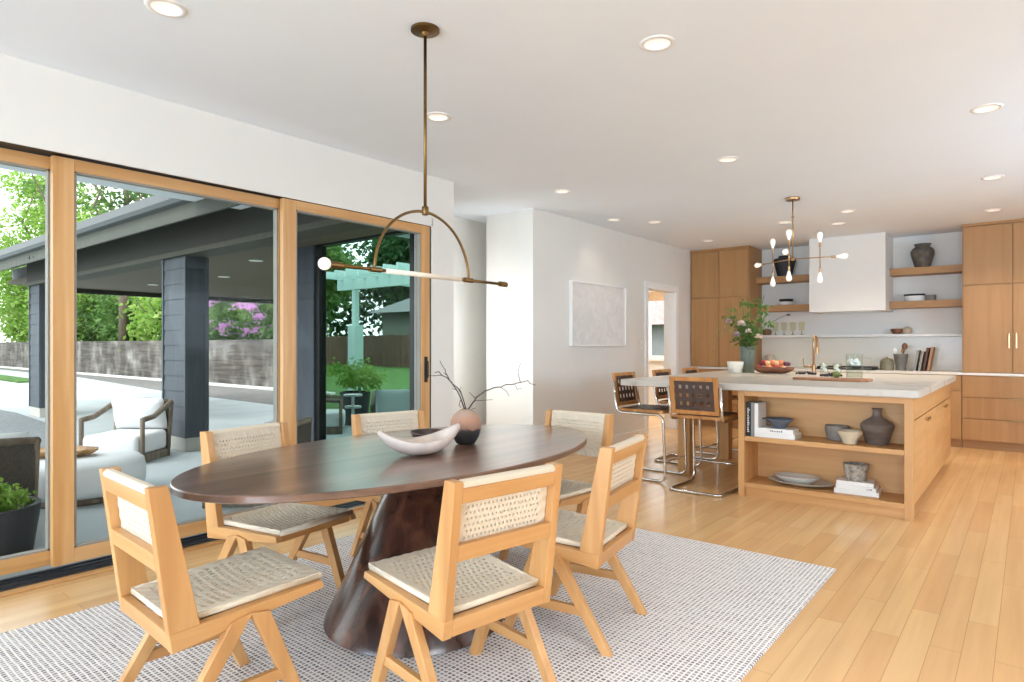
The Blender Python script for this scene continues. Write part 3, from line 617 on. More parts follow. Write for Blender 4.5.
# --- arched pendant
t = thing('arched_pendant','aged brass pendant lamp with a half-hoop and long horizontal light bar','pendant lamp',(-2.165,2.02,0))
MB().lathe([(.0,2.675),(.012,2.676),(.02,2.69),(.066,2.698),(.066,2.709),(0,2.7095)],36,cap=False).build('ceiling_canopy', M['bronze'], t, smooth=True, auto=40)
MB().tube([(0,0,1.865),(0,0,2.69)],.0075,12).build('rod', M['bronze'], t, smooth=True)
MB().lathe([(.013,1.85),(.016,1.855),(.016,1.885),(.013,1.89)],16).build('rod_collar', M['bronze'], t, smooth=True, auto=40)
MB().tube(arc((0,0,1.572),.292,0,PI,40,(0,1,0),(0,0,1)),.0065,10).build('half_hoop', M['bronze'], t, smooth=True)
MB().tube([(0,-.50,1.572),(0,-.2,1.572)],.0075,10).tube([(0,.2,1.572),(0,.56,1.572)],.0075,10).build('bar', M['bronze'], t, smooth=True)
for y in (-.29,.29): MB().tube([(0,y-.03,1.572),(0,y+.03,1.572)],.012,12).build('joint', M['bronze'], t, smooth=True, auto=40)
for y,s in ((-.46,-1),(.53,1)): MB().tube([(0,y,1.572),(0,y+s*.055,1.572)],.014,14).build('socket', M['bronze'], t, smooth=True, auto=40)
MB().tube([(0,-.235,1.572),(0,.235,1.572)],.011,14).build('light_tube', M['tube'], t, smooth=True)
for y in (-.54,.61): MB().ball((0,y,1.572),.0255,20,14).build('globe_bulb', M['bulb'], t, smooth=True)
# --- recessed lights
cans = [(-2.894,1.182,'recessed downlight nearest the top edge above the sliding doors'),(-1.397,2.823,'recessed downlight in mid ceiling between the pendant rod and the island'),(-.205,4.883,'large recessed downlight over the aisle beside the island'),(-2.932,2.846,'recessed downlight just behind the pendant rod'),(-1.839,4.941,'recessed downlight over the front edge of the island'),(-.249,6.925,'recessed downlight over the aisle, between its two neighbours there'),(-3.439,4.967,'recessed downlight before the corner of the white wall'),(-3.75,6.478,'recessed downlight close to the picture wall above the canvas'),(-3.449,6.901,'recessed downlight above the bar stools'),(-1.535,7.671,'recessed downlight beside the chandelier, towards the range hood'),(-1.784,8.378,'recessed downlight in front of the white range hood'),(-2.25,7.9,'recessed downlight just behind the chandelier canopy'),(-.309,8.605,'recessed downlight before the tall pantry cupboards'),(-3.492,8.624,'recessed downlight before the oak cupboards at the picture wall')]
for i,(x,y,l) in enumerate(cans):
    if i == 0:
        c0 = thing('recessed_downlight', l, 'ceiling light', (x,y,HC), 0, 'recessed ceiling downlights')
        MB().lathe([(.058,.0),(.061,-.006),(.082,-.004),(.084,.0)],32,cap=False).build('trim_ring', M['trimwhite'], c0, smooth=True)
        MB().lathe([(.0,-.0015),(.056,-.0015),(.06,-.004)],28,cap=False).build('lens', M['lens'], c0, smooth=True)
    else: copy_tree(c0, l, (x,y,HC))
# --- picture, switches
t = thing('canvas_painting','pale textured abstract canvas in a thin white frame on the long wall','painting',(-4.1,6.696,1.615))
mm, nt, b = newmat('pale_impasto'); b.inputs['Roughness'].default_value = .9
no = N(nt,'ShaderNodeTexNoise'); no.inputs['Scale'].default_value = 7; no.inputs['Detail'].default_value = 9; no.inputs['Distortion'].default_value = 1; nt.links.new(coords(nt), no.inputs['Vector'])
nt.links.new(ramp(nt, no.outputs['Fac'], [(.3,'d8d5d2'),(.5,'dfdcd8'),(.7,'e6e4e0')]), b.inputs['Base Color']); bump(nt, b, no.outputs['Fac'], .6, .01)
MB().box(.001,.03,-.615,.615,-.365,.365).build('canvas', mm, t)
m = MB(); 
for a,b_,c,d in ((-.63,-.615,-.38,.38),(.615,.63,-.38,.38),(-.615,.615,-.38,-.365),(-.615,.615,.365,.38)): m.box(.001,.042,a,b_,c,d)
m.build('frame', M['trimwhite'], t, bevel=.002)
def switch(loc, rz, n, label):
    t = thing('light_switch', label, 'light switch', loc, rz)
    MB().box(-.023*n-.014,.023*n+.014,0,.005,-.058,.058).build('cover_plate', M['trimwhite'], t, bevel=.003)
    for k in range(n): MB().prism([(.005,-.033),(.009,-.033),(.006,.033),(.005,.033)],'x',-.046*(n-1)/2+k*.046-.016,-.046*(n-1)/2+k*.046+.016).build('rocker', plain('switch_white','dddbd6',.4), t)
switch((-4.40,5.38,1.24), PI, 3, 'white triple rocker switch plate on the end of the white wall')
switch((-4.1,7.83,1.25), -PI/2, 1, 'single white switch beside the doorway')
# ================================================================== kitchen
# --- island
IX0, IX1, IY0, IY1 = -1.88, -.64, 5.28, 8.03
t = thing('kitchen_island','oak kitchen island with open shelves on its end','kitchen island',(0,0,0))
MB().box(IX0,IX0+.05,IY0,5.64,.0,.872).build('end_post', M['oakz'], t, bevel=.002)
MB().box(IX1-.055,IX1,IY0,IY0+.055,.0,.872).box(IX1-.05,IX1-.024,IY0+.055,5.64,.1,.872).build('end_post', M['oakz'], t, bevel=.002)
MB().box(IX0+.05,IX1-.055,IY0+.003,IY0+.028,.83,.872).build('apron', M['oakx'], t, bevel=.002)
for z in (.46,.078): MB().box(IX0+.05,IX1-.04,IY0+.004,5.62,z,z+.037).build('shelf', M['oakx'], t, bevel=.002)
MB().box(IX0+.05,IX1-.04,IY0+.03,IY0+.045,.0,.078).build('plinth', M['oakx'], t)
MB().box(IX0+.05,IX1-.04,5.62,5.64,.0,.872).build('back_panel', M['oakx'], t)
MB().box(IX0,IX1-.025,5.64,IY1,.1,.872).build('carcass', M['oaky'], t); MB().box(IX0+.02,IX1-.075,5.64,IY1-.05,.0,.1).build('toe_kick', M['oaky'], t)
n = 4; L = (IY1-5.34)/n
for k in range(n):
    y0, y1 = 5.34+k*L+.003, 5.34+(k+1)*L-.003
    d = MB().box(IX1-.022,IX1+.0,y0,y1,.715,.862).build('drawer', M['oaky'], t, bevel=.0015)
    e = MB().box(IX1-.022,IX1+.0,y0,y1,.105,.705).build('door', M['oaky'], t, bevel=.0015)
    for (p, z) in ((e,.665),):
        y = (y0+y1)/2 if p is d else (y1-.07 if k%2 == 0 else y0+.07)
        MB().lathe([(.006,0),(.006,.012),(.014,.018),(.014,.026),(0,.03)],14, Matrix.Translation((IX1,y,z)) @ Matrix.Rotation(PI/2,4,'Y')).build('knob', M['brassl'], p, smooth=True, auto=40)
for y in (5.88,6.9): MB().box(-2.66,-2.54,y-.06,y+.06,.0,.872).build('support_post', M['oakz'], t, bevel=.003)
MB().box(-2.64,-2.56,5.9,7.9,.8,.872).build('support_beam', M['oaky'], t)
ct = MB().box(-2.965,-.598,5.235,8.08,.873,.932).build('island_countertop', stone_mat('honed_grey_stone','c3bcb1','a39a8f',2.2,.35,.6), bevel=.008); tag(ct,'thick honed grey stone countertop on the oak island','countertop')
# --- back run: base cabinets, counter, tall cupboards
def base_unit(x0, x1, label, fronts, g='oak base cabinets along the back wall'):
    t = thing('base_cabinet', label, 'cabinet', ((x0+x1)/2,9.42,0), 0, g); w = (x1-x0)/2-.0015
    MB().box(-w,w,0,.56,.1,.884).build('carcass', M['oakdx'], t); MB().box(-w,w,.05,.4,0,.1).build('toe_kick', M['oakdx'], t)
    for nm, a, b in fronts:
        f = MB().box(-w+.001,w-.001,-.022,0,a+.0025,b-.0025).build(nm, M['oakdz'], t, bevel=.0015)
        MB().box(-.09,.09,-.034,-.018,b-.006,b+.001).build('finger_pull', M['brass'], f, bevel=.001)
DR = [('drawer',.625,.88),('drawer',.367,.62),('drawer',.108,.362)]
base_unit(-4.09,-3.19,'oak base cabinet below the cupboards at the picture wall',DR)
base_unit(-3.19,-2.36,'oak base cabinet behind the island, below the goblets',DR)
base_unit(-2.36,-1.44,'oak base cabinet below the cooktop',DR)
base_unit(-1.44,-.64,'oak base cabinet with one drawer over a door, just past the island corner',[('drawer',.70,.88),('door',.108,.695)])
base_unit(-.637,.38,'oak base cabinet of three wide drawers below the pantry cupboards',DR)
base_unit(.383,1.3,'oak base cabinet of drawers farthest along the back wall',DR)
o = MB().box(-4.09,1.3,9.385,9.985,.886,.917).build('back_countertop', plain('pale_quartz','dedad3',.35,var=.02), bevel=.003); tag(o,'long pale stone worktop along the kitchen back wall','countertop')
def tall_unit(x0, x1, label, ncol, pulls):
    t = thing('tall_cupboard', label, 'cupboard', ((x0+x1)/2,9.43,.919), 0, 'tall oak kitchen cupboards'); W = x1-x0; w = W/2
    MB().box(-w,w,.0,.55,.0,HC-.92).build('carcass', M['oakdz'], t); MB().box(-w+.001,w-.001,-.03,.0,1.758,HC-.92).build('top_filler', M['oakdx'], t)
    e = W/ncol
    for k in range(ncol):
        a, b = -w+k*e+.0035, -w+(k+1)*e-.0035
        MB().box(a+(.012 if k==0 else 0),b-(.012 if k==ncol-1 else 0),-.022,.0,1.056,1.752).build('upper_door', M['oakdz'], t, bevel=.0015)
        f = MB().box(a+(.012 if k==0 else 0),b-(.012 if k==ncol-1 else 0),-.022,.0,.004,1.044).build('lower_door', M['oakdz'], t, bevel=.0015)
        if pulls and k < 2: 
            x = b-.03 if k%2==0 else a+.03; MB().box(x-.008,x+.008,-.045,-.022,.29,.47).build('pull', M['brassl'], f, bevel=.003)
tall_unit(-4.09,-3.19,'tall oak cupboards in the corner by the picture wall',2,False)
tall_unit(-.637,.33,'tall oak pantry cupboards with a slim brass pull on the worktop',2,True)
tall_unit(.333,1.3,'tall oak pantry cupboards farthest along the back wall',2,True)
t = thing('range_hood','plain white plastered range hood box over the cooktop','range hood',(-1.9,9.7,1.70))
MB().box(-.465,.455,-.3,.29,0,HC-1.70-.001).build('plaster_box', M['plaster'], t, bevel=.004); MB().box(-.36,.36,-.2,.2,-.004,.002).build('filter', M['chrome'], t)
struct(MB().box(-3.188,-.64,9.978,9.999,.918,1.36).build('trim_backsplash', stone_mat('pale_marble','dcd5c6','c5bcab',.9,.25,.2)))
o = MB().box(-3.188,-.64,9.83,9.999,1.361,1.398).build('stone_ledge', plain('ledge_stone','e4e1db',.4,var=.02), bevel=.003); tag(o,'long pale stone ledge running across the kitchen backsplash','shelf')
for x0,x1,z,l in ((-3.188,-2.368,2.17,'upper oak floating shelf beside the corner cupboards'),(-3.188,-2.368,1.745,'lower oak floating shelf beside the corner cupboards'),(-1.443,-.642,2.17,'upper oak floating shelf beside the pantry cupboards'),(-1.443,-.642,1.735,'lower oak floating shelf beside the pantry cupboards')):
    o = MB().box(x0,x1,9.7,9.998,z,z+.09).build('floating_shelf', M['oakdx'], bevel=.002); tag(o, l, 'shelf', 'oak floating shelves')
t = thing('cooktop','black gas cooktop with low cast grates below the hood','cooktop',(-1.9,9.66,.9175)); MB().box(-.4,.32,-.24,.24,0,.012).build('glass_top', M['black'], t, bevel=.003)
for x in (-.27,-.04,.19):
    g = MB()
    for k in range(5): g.box(x-.11,x+.11,-.2+k*.09,-.19+k*.09,.03,.042)
    for a in (-.11,.1): g.box(x+a,x+a+.012,-.21,.18,.012,.042)
    g.build('grate', M['black'], t)
# --- bar stools
def bar_stool():
    t = thing('bar_stool','','bar stool',(0,0,0),0,'leather and chrome bar stools')
    r = .0125; w = .226
    half = fillet([(-w,-.27,.90),(-w,-.225,.612),(-w,.245,.612),(-w,.27,r),(-w,-.27,r),(w,-.27,r),(w,.27,r),(w,.245,.612),(w,-.225,.612),(w,-.27,.90)],.075,7)
    f = MB(); f.tube(half, r, 10); f.build('tube_frame', M['chrome'], t, smooth=True)
    MB().tube([(-w,.262,.19),(w,.262,.19)],.008,8).build('foot_rail', M['chrome'], t, smooth=True)
    s = MB(); s.box(-.213,-.175,-.21,.24,.622,.650); s.box(.175,.213,-.21,.24,.622,.650); s.box(-.175,.175,-.21,-.17,.622,.650); s.box(-.175,.175,.2,.24,.622,.650)
    so = s.build('seat_frame', M['stool'], t, bevel=.006)
    st = MB(); 
    for k in range(6): st.box(-.172+k*.059,-.172+k*.059+.048,-.2,.23,.651,.655)
    for k in range(6): st.box(-.2,.2,-.165+k*.063,-.165+k*.063+.05,.656,.660)
    st.build('woven_seat', M['leather'], t)
    a = math.radians(9); Mx = Matrix.Translation((0,-.235,.665)) @ Matrix.Rotation(a,4,'X')
    b = MB(); h = .32
    b.box(-.212,-.172,-.012,.012,0,h,Mx); b.box(.172,.212,-.012,.012,0,h,Mx); b.box(-.172,.172,-.012,.012,0,.035,Mx); b.box(-.172,.172,-.012,.012,h-.035,h,Mx)
    b.build('back_frame', M['stool'], t, bevel=.005)
    st = MB(); 
    for k in range(4): st.box(-.172,.172,-.003,.0,.038+k*.071,.038+k*.071+.036,Mx)
    for k in range(6): st.box(-.17+k*.0605,-.17+k*.0605+.036,.0005,.0035,.03,h-.03,Mx)
    st.build('woven_back', M['leather'], t)
    return t
M['stool'] = wood('stool_beech',['a8703a','bb8247','cc965c'],'z',.4); M['leather'] = plain('dark_brown_leather','4d3a33',.45,var=.12,scale=30,bmp=.1)
s0 = bar_stool(); s0['label'] = 'leather-strap bar stool with its back to the room, next to the open island shelves'; s0.location = (-2.185,5.36,0)
for l,x,y in (('bar stool at the overhanging end of the counter, side-on and nearest the picture',-2.82,5.545),('bar stool at the counter between two others along the picture wall',-2.87,6.48),('bar stool at the counter nearest the doorway',-2.87,7.25)):
    copy_tree(s0, l, (x,y,0), -PI/2)
# --- kitchen chandelier
t = thing('branching_chandelier','brass branching chandelier with bare white bulbs above the island','chandelier',(-1.823,6.643,0))
MB().lathe([(0,2.682),(.062,2.684),(.066,2.69),(.066,2.709),(0,2.7095)],32,cap=False).build('ceiling_canopy', M['brassl'], t, smooth=True, auto=40)
MB().tube([(0,0,2.1),(0,0,2.69)],.006,10).build('rod', M['brassl'], t, smooth=True)
MB().ball((0,0,2.52),.013,12,8).build('swivel', M['brassl'], t, smooth=True); MB().ball((0,0,2.103),.02,14,10).build('hub', M['brassl'], t, smooth=True)
def bulb(par, p, d):
    q = Vector(d).to_track_quat('Z','Y').to_matrix().to_4x4(); Mx = Matrix.Translation(p) @ q
    sk = MB().lathe([(.009,-.03),(.011,-.028),(.011,.012),(.009,.014)],12,Mx).build('socket', M['brassl'], par, smooth=True, auto=40)
    MB().lathe([(.010,.014),(.014,.03),(.026,.075),(.027,.09),(.02,.108),(.008,.114),(.0,.115)],16,Mx,cap=False).build('bulb', M['bulb'], par, smooth=True)
for dx, dy, cr, L in ((-.237,.155,.285,.44),(.237,.045,.243,.37),(.045,-.29,.293,.47)):
    u = V(dx,dy,0).normalized()
    a = MB().tube([(0,0,2.103),tuple(u*L+V(0,0,2.103))],.0055,8).tube([tuple(u*cr+V(0,0,1.97)),tuple(u*cr+V(0,0,2.235))],.0055,8).build('arm', M['brassl'], t, smooth=True)
    MB().ball(tuple(u*cr+V(0,0,2.103)),.011,10,8).build('joint', M['brassl'], a, smooth=True)
    bulb(a, u*L+V(0,0,2.103), u); bulb(a, u*cr+V(0,0,2.235), (0,0,1)); bulb(a, u*cr+V(0,0,1.97), (0,0,-1))
# --- faucet, board and drinks on the island
K = .9325
t = thing('gooseneck_faucet','brass gooseneck kitchen faucet standing on the island','faucet',(-1.9,7.74,K))
MB().lathe([(.03,0),(.03,.008),(.02,.012),(.02,.09),(.016,.1)],20).build('base', M['brassl'], t, smooth=True, auto=40)
MB().tube([(0,0,.09),(0,0,.33)]+arc((-.06*.0,.075,.34),.075,PI,0,16,(0,1,0),(0,0,1))+[(0,.15,.27)],.013,12).build('spout', M['brassl'], t, smooth=True)
MB().tube([(0,.15,.29),(0,.15,.22)],.017,12).build('spray_head', M['brassl'], t, smooth=True, auto=40)
MB().tube([(0,0,.075),(-.1,-.02,.075)],.011,10).tube([(-.1,-.02,.07),(-.105,-.02,.17)],.005,8).build('lever', M['brassl'], t, smooth=True)
m = MB(); R = []
o = MB().prism([(-.30,-.055),(-.26,-.085),(-.18,-.09),(-.12,-.14),(.28,-.16),(.33,-.1),(.33,.1),(.28,.16),(-.12,.14),(-.18,.09),(-.26,.085),(-.30,.055)],'z',0,.02).build('serving_board', wood('board_wood',['8a5a3c','a9744f','bd8a62'],'x',.5), loc=(-1.40,6.24,K), bevel=.006); tag(o,'wooden serving board with drinks lying on the island worktop','serving board')
BZ = K+.021
t = thing('glass_pitcher','clear glass pitcher of ice water on the serving board','pitcher',(-1.2,6.25,BZ))
MB().lathe([(.06,0),(.066,.01),(.066,.2),(.07,.215),(.066,.215),(.062,.2),(.062,.012),(0,.012)],28,cap=False).build('body', M['drink'], t, smooth=True); MB().tube(fillet([(.062,.03,.185),(.12,.06,.185),(.12,.06,.07),(.062,.03,.05)],.04),.008,8).build('handle', M['drink'], t, smooth=True)
MB().lathe([(.060,.015),(.060,.12),(0,.121)],24).build('water', glassy('iced_water','f7faf8',.02), t, smooth=True)
for k in range(6): MB().box(-.017,.017,-.017,.017,-.017,.017, Matrix.Translation((.03*math.cos(k*1.05),.03*math.sin(k*1.05),.135+.02*(k%2))) @ Euler((k,k*.7,k*1.3)).to_matrix().to_4x4()).build('ice_cube', plain('ice','eef2f2',.15), t, bevel=.004)
def tumbler(x, y, label):
    t = thing('drinking_glass', label, 'glass', (x,y,K), 0, 'iced tumblers behind the serving board')
    MB().lathe([(.036,0),(.042,.005),(.045,.12),(.042,.12),(.039,.01),(0,.01)],22,cap=False).build('body', M['drink'], t, smooth=True)
    for k in range(4): MB().box(-.015,.015,-.015,.015,-.015,.015, Matrix.Translation((.017*math.cos(k*1.6),.017*math.sin(k*1.6),.04+.018*k)) @ Euler((k,k*.7,k*1.3)).to_matrix().to_4x4()).build('ice_cube', plain('ice','eef2f2',.15), t, bevel=.003)
    MB().lathe([(.0,.088),(.034,.088),(.034,.094),(0,.094)],18,cap=False).build('lime_slice', plain('lime','b9cf9a',.4), t)
tumbler(-1.74,7.52,'iced tumbler behind the board, closer to the faucet'); tumbler(-1.61,7.52,'iced tumbler behind the board, closer to the pitcher')
def grapes(x, y, z, n, seed, label):
    rnd = random.Random(seed); m = MB(); 
    for k in range(n):
        a = rnd.uniform(0,2*PI); r = rnd.random()**.5
        m.ball((.1*r*math.cos(a), .055*r*math.sin(a), .011+.026*(1-r)*rnd.random()), .0115, 8, 6)
    o = m.build('grape_bunch', plain('dark_grape','221a24',.35,var=.3,scale=20), smooth=True, loc=(x,y,z)); tag(o, label, 'grapes', 'dark grape bunches'); o['kind'] = 'thing'
grapes(-1.55,6.99,K,46,1,'dark grape bunch lying behind the serving board by the tumblers'); grapes(-1.87,7.3,K,36,2,'dark grape bunch lying at the foot of the faucet')
o = MB().lathe([(0,0),(.012,.004),(.03,.03),(.032,.05),(.02,.075),(.006,.085),(0,.088)],16,cap=False).build('green_pear', plain('pear_green','7d8a4a',.45,var=.1), smooth=True, loc=(-1.37,6.3,BZ+.025), rot=(PI/2*.9,0,.6)); tag(o,'green fruit lying on the serving board beside the pitcher','fruit')
# --- flowers, cup, fruit
t = thing('ribbed_vase','grey green ribbed vase on the island full of wild flowers','vase',(-2.54,7.44,K))
pr = []
for k in range(24): z = k*.0125; pr.append((.075+.018*(z/.3)+(.002 if k%2 else -.001), z))
MB().lathe([(.06,0)]+pr+[(.095,.3),(.088,.302),(.08,.28),(.06,.05),(0,.05)],30,cap=False).build('body', plain('grey_green_glaze','656d5f',.4,var=.15,scale=10), t, smooth=True)
def stems(seed, n, spread, h0, h1):
    rnd = random.Random(seed); m = MB(); ends = []
    for k in range(n):
        a = rnd.uniform(0,2*PI); s = spread*rnd.random()**.6; h = rnd.uniform(h0,h1); e = V(math.cos(a)*s, math.sin(a)*s, h)
        m.tube([(0,0,.1),tuple(e*.5+V(0,0,.14)),tuple(e)],.003,5); ends.append(e)
    return m, ends
m_, ends = stems(3, 26, .27, .50, .88); o = m_.build('flower_stems', plain('stem_green','5a7a38',.6), loc=(-2.54,7.44,K), smooth=True)
tag(o,'loose bouquet of green stems and pale flowers in the ribbed vase','bouquet')
lc = leafcloud(480,.05,.15,.14,.15,71,30,.35,(0,0,.42)); l2 = leafcloud(200,.055,.27,.2,.26,72,26,.12,(0,0,.66)); lc.add(l2.v, l2.f); lc.build('leaves', M['leafb'], o)
rnd = random.Random(5)
for k,(dx,dz,c,r) in enumerate(((-.03,.55,'d8c4b4',.055),(.16,.40,'e3c6ae',.05),(-.17,.58,'b59a94',.045),(-.08,.43,'b49a9a',.045),(.05,.47,'dcc7b6',.04))):
    m_ = MB(); 
    for j in range(40):
        a = rnd.uniform(0,2*PI); e = rnd.uniform(-.2,1.4); d = V(math.cos(a)*math.cos(e), math.sin(a)*math.cos(e), math.sin(e)); s = d.orthogonal().normalized()*r*.3
        p = V(dx*.8,dx*.6-.12,dz); m_.add([tuple(p),tuple(p+d*r*.7+s),tuple(p+d*r),tuple(p+d*r*.7-s)],[(0,1,2,3)])
    m_.build('flower_head', plain('petal_%d'%k, c, .7, var=.15, scale=30), o)
sp = MB(); 
for sx_, hh in ((-.36,.62),(-.4,.48)):
    pts = [(0,0,.28),(sx_*.35,sx_*.3,.5),(sx_*.7,sx_*.56,hh),(sx_*.8,sx_*.62,hh-.16)]; sp.tube(pts,.003,5)
    for j in range(6):
        p = Vector(pts[1])*(1-j/5)+Vector(pts[3])*(j/5)+V(0,0,.08*math.sin(PI*j/5)); q = .03*(1 if j%2 else -1); sp.add([tuple(p),tuple(p+V(q*.6+.008,.0,-.02)),tuple(p+V(q,.0,-.05)),tuple(p+V(q*.6-.008,0,-.02))],[(0,1,2,3)])
sp.build('trailing_spray', leafmat('olive_spray',['8c8a55','b3ad7c']), o)
t = thing('white_cup','small cream glazed cup bowl on the island beside the ribbed vase','bowl',(-2.585,7.17,K)); MB().lathe([(.06,0),(.07,.004),(.088,.1),(.09,.13),(.084,.13),(.065,.02),(0,.015)],28,cap=False).build('body', plain('cream_glaze','e3dfd2',.4,var=.06,scale=20), t, smooth=True)
t = thing('fruit_platter','long brown wooden trough heaped with fruit on the island','bowl',(-2.19,7.25,K))
m = MB(); R = []
for k in range(17):
    s = -1+2*k/16; w = .12*(1-abs(s)**4)**.5+.012; R.append([(s*.215, w*math.cos(PI+PI*i/8), .075-.07*(1-abs(s)**6)*math.sin(PI*i/8)**.7) for i in range(9)]+[(s*.2, w*.88*math.cos(2*PI-PI*i/8), .077-.058*(1-abs(s)**6)*math.sin(PI*i/8)**.7) for i in range(9)])
m.rings(R).build('trough', wood('brown_trough',['5d3624','7a4a32','8f5d41'],'x',.5), t, smooth=True)
rnd = random.Random(8); cols = {'peach':('d9885a',.036),'apple':('a83a3a',.036),'fig':('5a2b3a',.026),'apricot':('e6b07a',.03),'plum':('6d2233',.028)}
fm = {k: plain(k+'_skin', c, .45, var=.15, scale=14) for k,(c,r) in cols.items()}
spots = [('apple',-.15,.0),('plum',-.13,.05),('plum',-.11,-.05),('apricot',-.09,.01),('peach',-.05,.05),('peach',-.04,-.045),('apricot',.0,.0),('peach',.03,.055),('apple',.04,-.05),('peach',.085,.01),('apricot',.12,-.04),('fig',.13,.045),('fig',.16,.01)]
upper = [('apple',-.1,.02),('apricot',-.06,-.01),('peach',-.01,.02),('apricot',.035,.0),('peach',.07,.02),('fig',.12,.02),('fig',.145,.03),('plum',-.135,.01)]
where = ['at the cup end of the trough','low at the back near the cup end','low at the front near the cup end','just inside the cup end','in the back row of the heap','in the front row of the heap','in the middle of the heap','behind the middle of the heap','before the middle of the heap','at the base toward the faucet','front base by the faucet end','back base by the faucet end','at the very faucet end','on top near the cup end','on top beside the topmost red one','on the crest of the heap','on the crest, beside the central peach','on top toward the faucet end','on top at the faucet end','highest at the faucet end','on top above the cup end']
def lump(r, q):
    return MB().lathe([(0,-r*.82),(r*.3,-r*.85),(r*.75,-r*.6),(r,-r*.05),(r*.92,r*.45),(r*.55,r*.82),(r*.2,r*.86),(0,r*.74)],16,cap=False)
for i,(k,x,y) in enumerate(spots+upper):
    c, r = cols[k]; z = .028+r if i < len(spots) else .088+r*.9
    o = lump(r,0).build(k, fm[k], smooth=True, loc=(-2.19+x,7.25+y,K+z), rot=(rnd.uniform(-.5,.5),rnd.uniform(-.5,.5),0)); tag(o, '%s %s %s of the brown trough' % ({'peach':'blushed','apple':'red','fig':'dark','apricot':'pale orange','plum':'dark red'}[k], k, where[i]) if 'trough' not in where[i] else '%s %s %s' % ({'peach':'blushed','apple':'red','fig':'dark','apricot':'pale orange','plum':'dark red'}[k], k, where[i]), 'fruit', 'fruit heaped in the trough')
# --- items on the island shelves
S1, S2 = .4975, .1155
def book(x, y, z, w, d, h, mat_, label, rz=0, marks=None, tilt=0, pages=True):
    """w across the spine, d deep, h tall, spine facing -y"""
    t = thing('book', label, 'book', (x,y,z), rz); t.rotation_euler = (0,tilt,rz)
    c = MB(); c.box(-w/2,w/2,0,.003,0,h); c.box(-w/2,-w/2+.003,.003,d,0,h); c.box(w/2-.003,w/2,.003,d,0,h); c.build('cover', mat_, t)
    MB().box(-w/2+.003,w/2-.003,.003,d-.004,.003,h-.003).build('pages', M['paper'], t)
    if marks:
        mk = MB(); mc, L = marks; r_ = random.Random(int(x*1000)%50); p = h*.12
        while p < h*L: q = r_.uniform(.006,.014); mk.box(-w*.22,w*r_.uniform(.05,.25),-.0006,0,p,p+q); p += q+.005
        mk.build('spine_lettering', plain('lettering_'+mc, mc, .6), t)
    return t
def flatbook(x, y, z, L, d, th, mat_, label, rz=0, marks=None):
    t = thing('book', label, 'book', (x,y,z), rz)
    c = MB(); c.box(-L/2,L/2,0,.003,0,th); c.box(-L/2,L/2,.003,d,0,.003); c.box(-L/2,L/2,.003,d,th-.003,th); c.build('cover', mat_, t)
    MB().box(-L/2+.004,L/2-.004,.003,d-.004,.003,th-.003).build('pages', M['paper'], t)
    if marks:
        mk = MB(); r_ = random.Random(int(abs(z)*999)); p = marks[1]*L
        while p < marks[2]*L: q = r_.uniform(.006,.012); mk.box(p,p+q,-.0006,0,th*.3,th*.3+th*r_.uniform(.25,.45)); p += q+.005
        mk.build('spine_lettering', plain('lettering_'+marks[0], marks[0], .6), t)
    return t
M['paper'] = plain('book_pages','e9e2d2',.9,var=.03); M['bw'] = plain('white_book','e9e8e5',.5,var=.02); M['bk'] = plain('black_book','1d1f22',.5); M['bg'] = plain('grey_book','8f8d86',.6)
book(-1.806,5.31,S1,.042,.22,.278,M['bk'],'black spined book with white lettering standing at the end of the upper island shelf',marks=('d8d8d8',.85))
book(-1.772,5.31,S1,.024,.22,.278,M['bg'],'slim grey spined book standing between a black and a white one')
book(-1.742,5.31,S1,.030,.21,.272,M['bw'],'white spined upright book against the flat stack on the island shelf')
flatbook(-1.585,5.31,S1,.285,.21,.038,M['bw'],'white book at the bottom of the flat pair under the dark bowl',0)
flatbook(-1.592,5.315,S1+.0385,.27,.2,.036,M['bw'],'white book on top of the flat pair, under the dark bowl',.03,('6a6a70',-.15,.2))
t = thing('slate_bowl','dark blue grey flared bowl with a side handle on the flat books','bowl',(-1.585,5.40,S1+.0755)); MB().lathe([(.045,0),(.05,.004),(.065,.03),(.108,.07),(.11,.078),(.1,.074),(.05,.012),(0,.01)],30,cap=False).build('body', plain('slate_glaze','5b6470',.45), t, smooth=True); MB().box(-.135,-.1,-.012,.012,.066,.074).build('handle', plain('slate_dark','3c424a',.5), t, bevel=.003)
def pot(name, prof, x, y, z, mat_, label, cat, n=30, sx=1, sy=1, rz=0):
    o = MB().lathe(prof,n,cap=False,sx=sx,sy=sy).build(name, mat_, smooth=True, auto=38, loc=(x,y,z), rot=(0,0,rz)); return tag(o, label, cat)
M['stonew'] = mottled('grey_stoneware',['6a655f','857f78','9a948c'],.7,14,.2)
pot('stoneware_bowl',[(0,0),(.06,0),(.07,.006),(.082,.06),(.088,.085),(.085,.115),(.076,.115),(.07,.06),(.05,.02),(0,.018)],-1.185,5.53,S1,M['stonew'],'grey rough stoneware bowl behind the small cream bowl on the island shelf','bowl')
pot('cream_bowl',[(0,0),(.045,0),(.05,.004),(.056,.035),(.085,.08),(.086,.098),(.078,.098),(.05,.035),(0,.02)],-1.065,5.385,S1,plain('cream_clay','cdbfa5',.7,var=.1),'small cream footed bowl on the island shelf','bowl')
pot('bottle_vase',[(0,0),(.07,0),(.078,.006),(.112,.13),(.115,.145),(.1,.165),(.045,.2),(.032,.215),(.028,.255),(.04,.27),(.034,.27),(.022,.25),(.02,.2),(0,.19)],-.90,5.495,S1,mottled('brown_grey_glaze',['4f4741','6d625a','7e7068'],.5,6,.1,stretch=(1,1,2.5)),'dark angular bottle vase with a narrow neck on the island shelf','vase',40)
M['platter'] = plain('pale_grey_glaze','bdbab2',.4,var=.05)
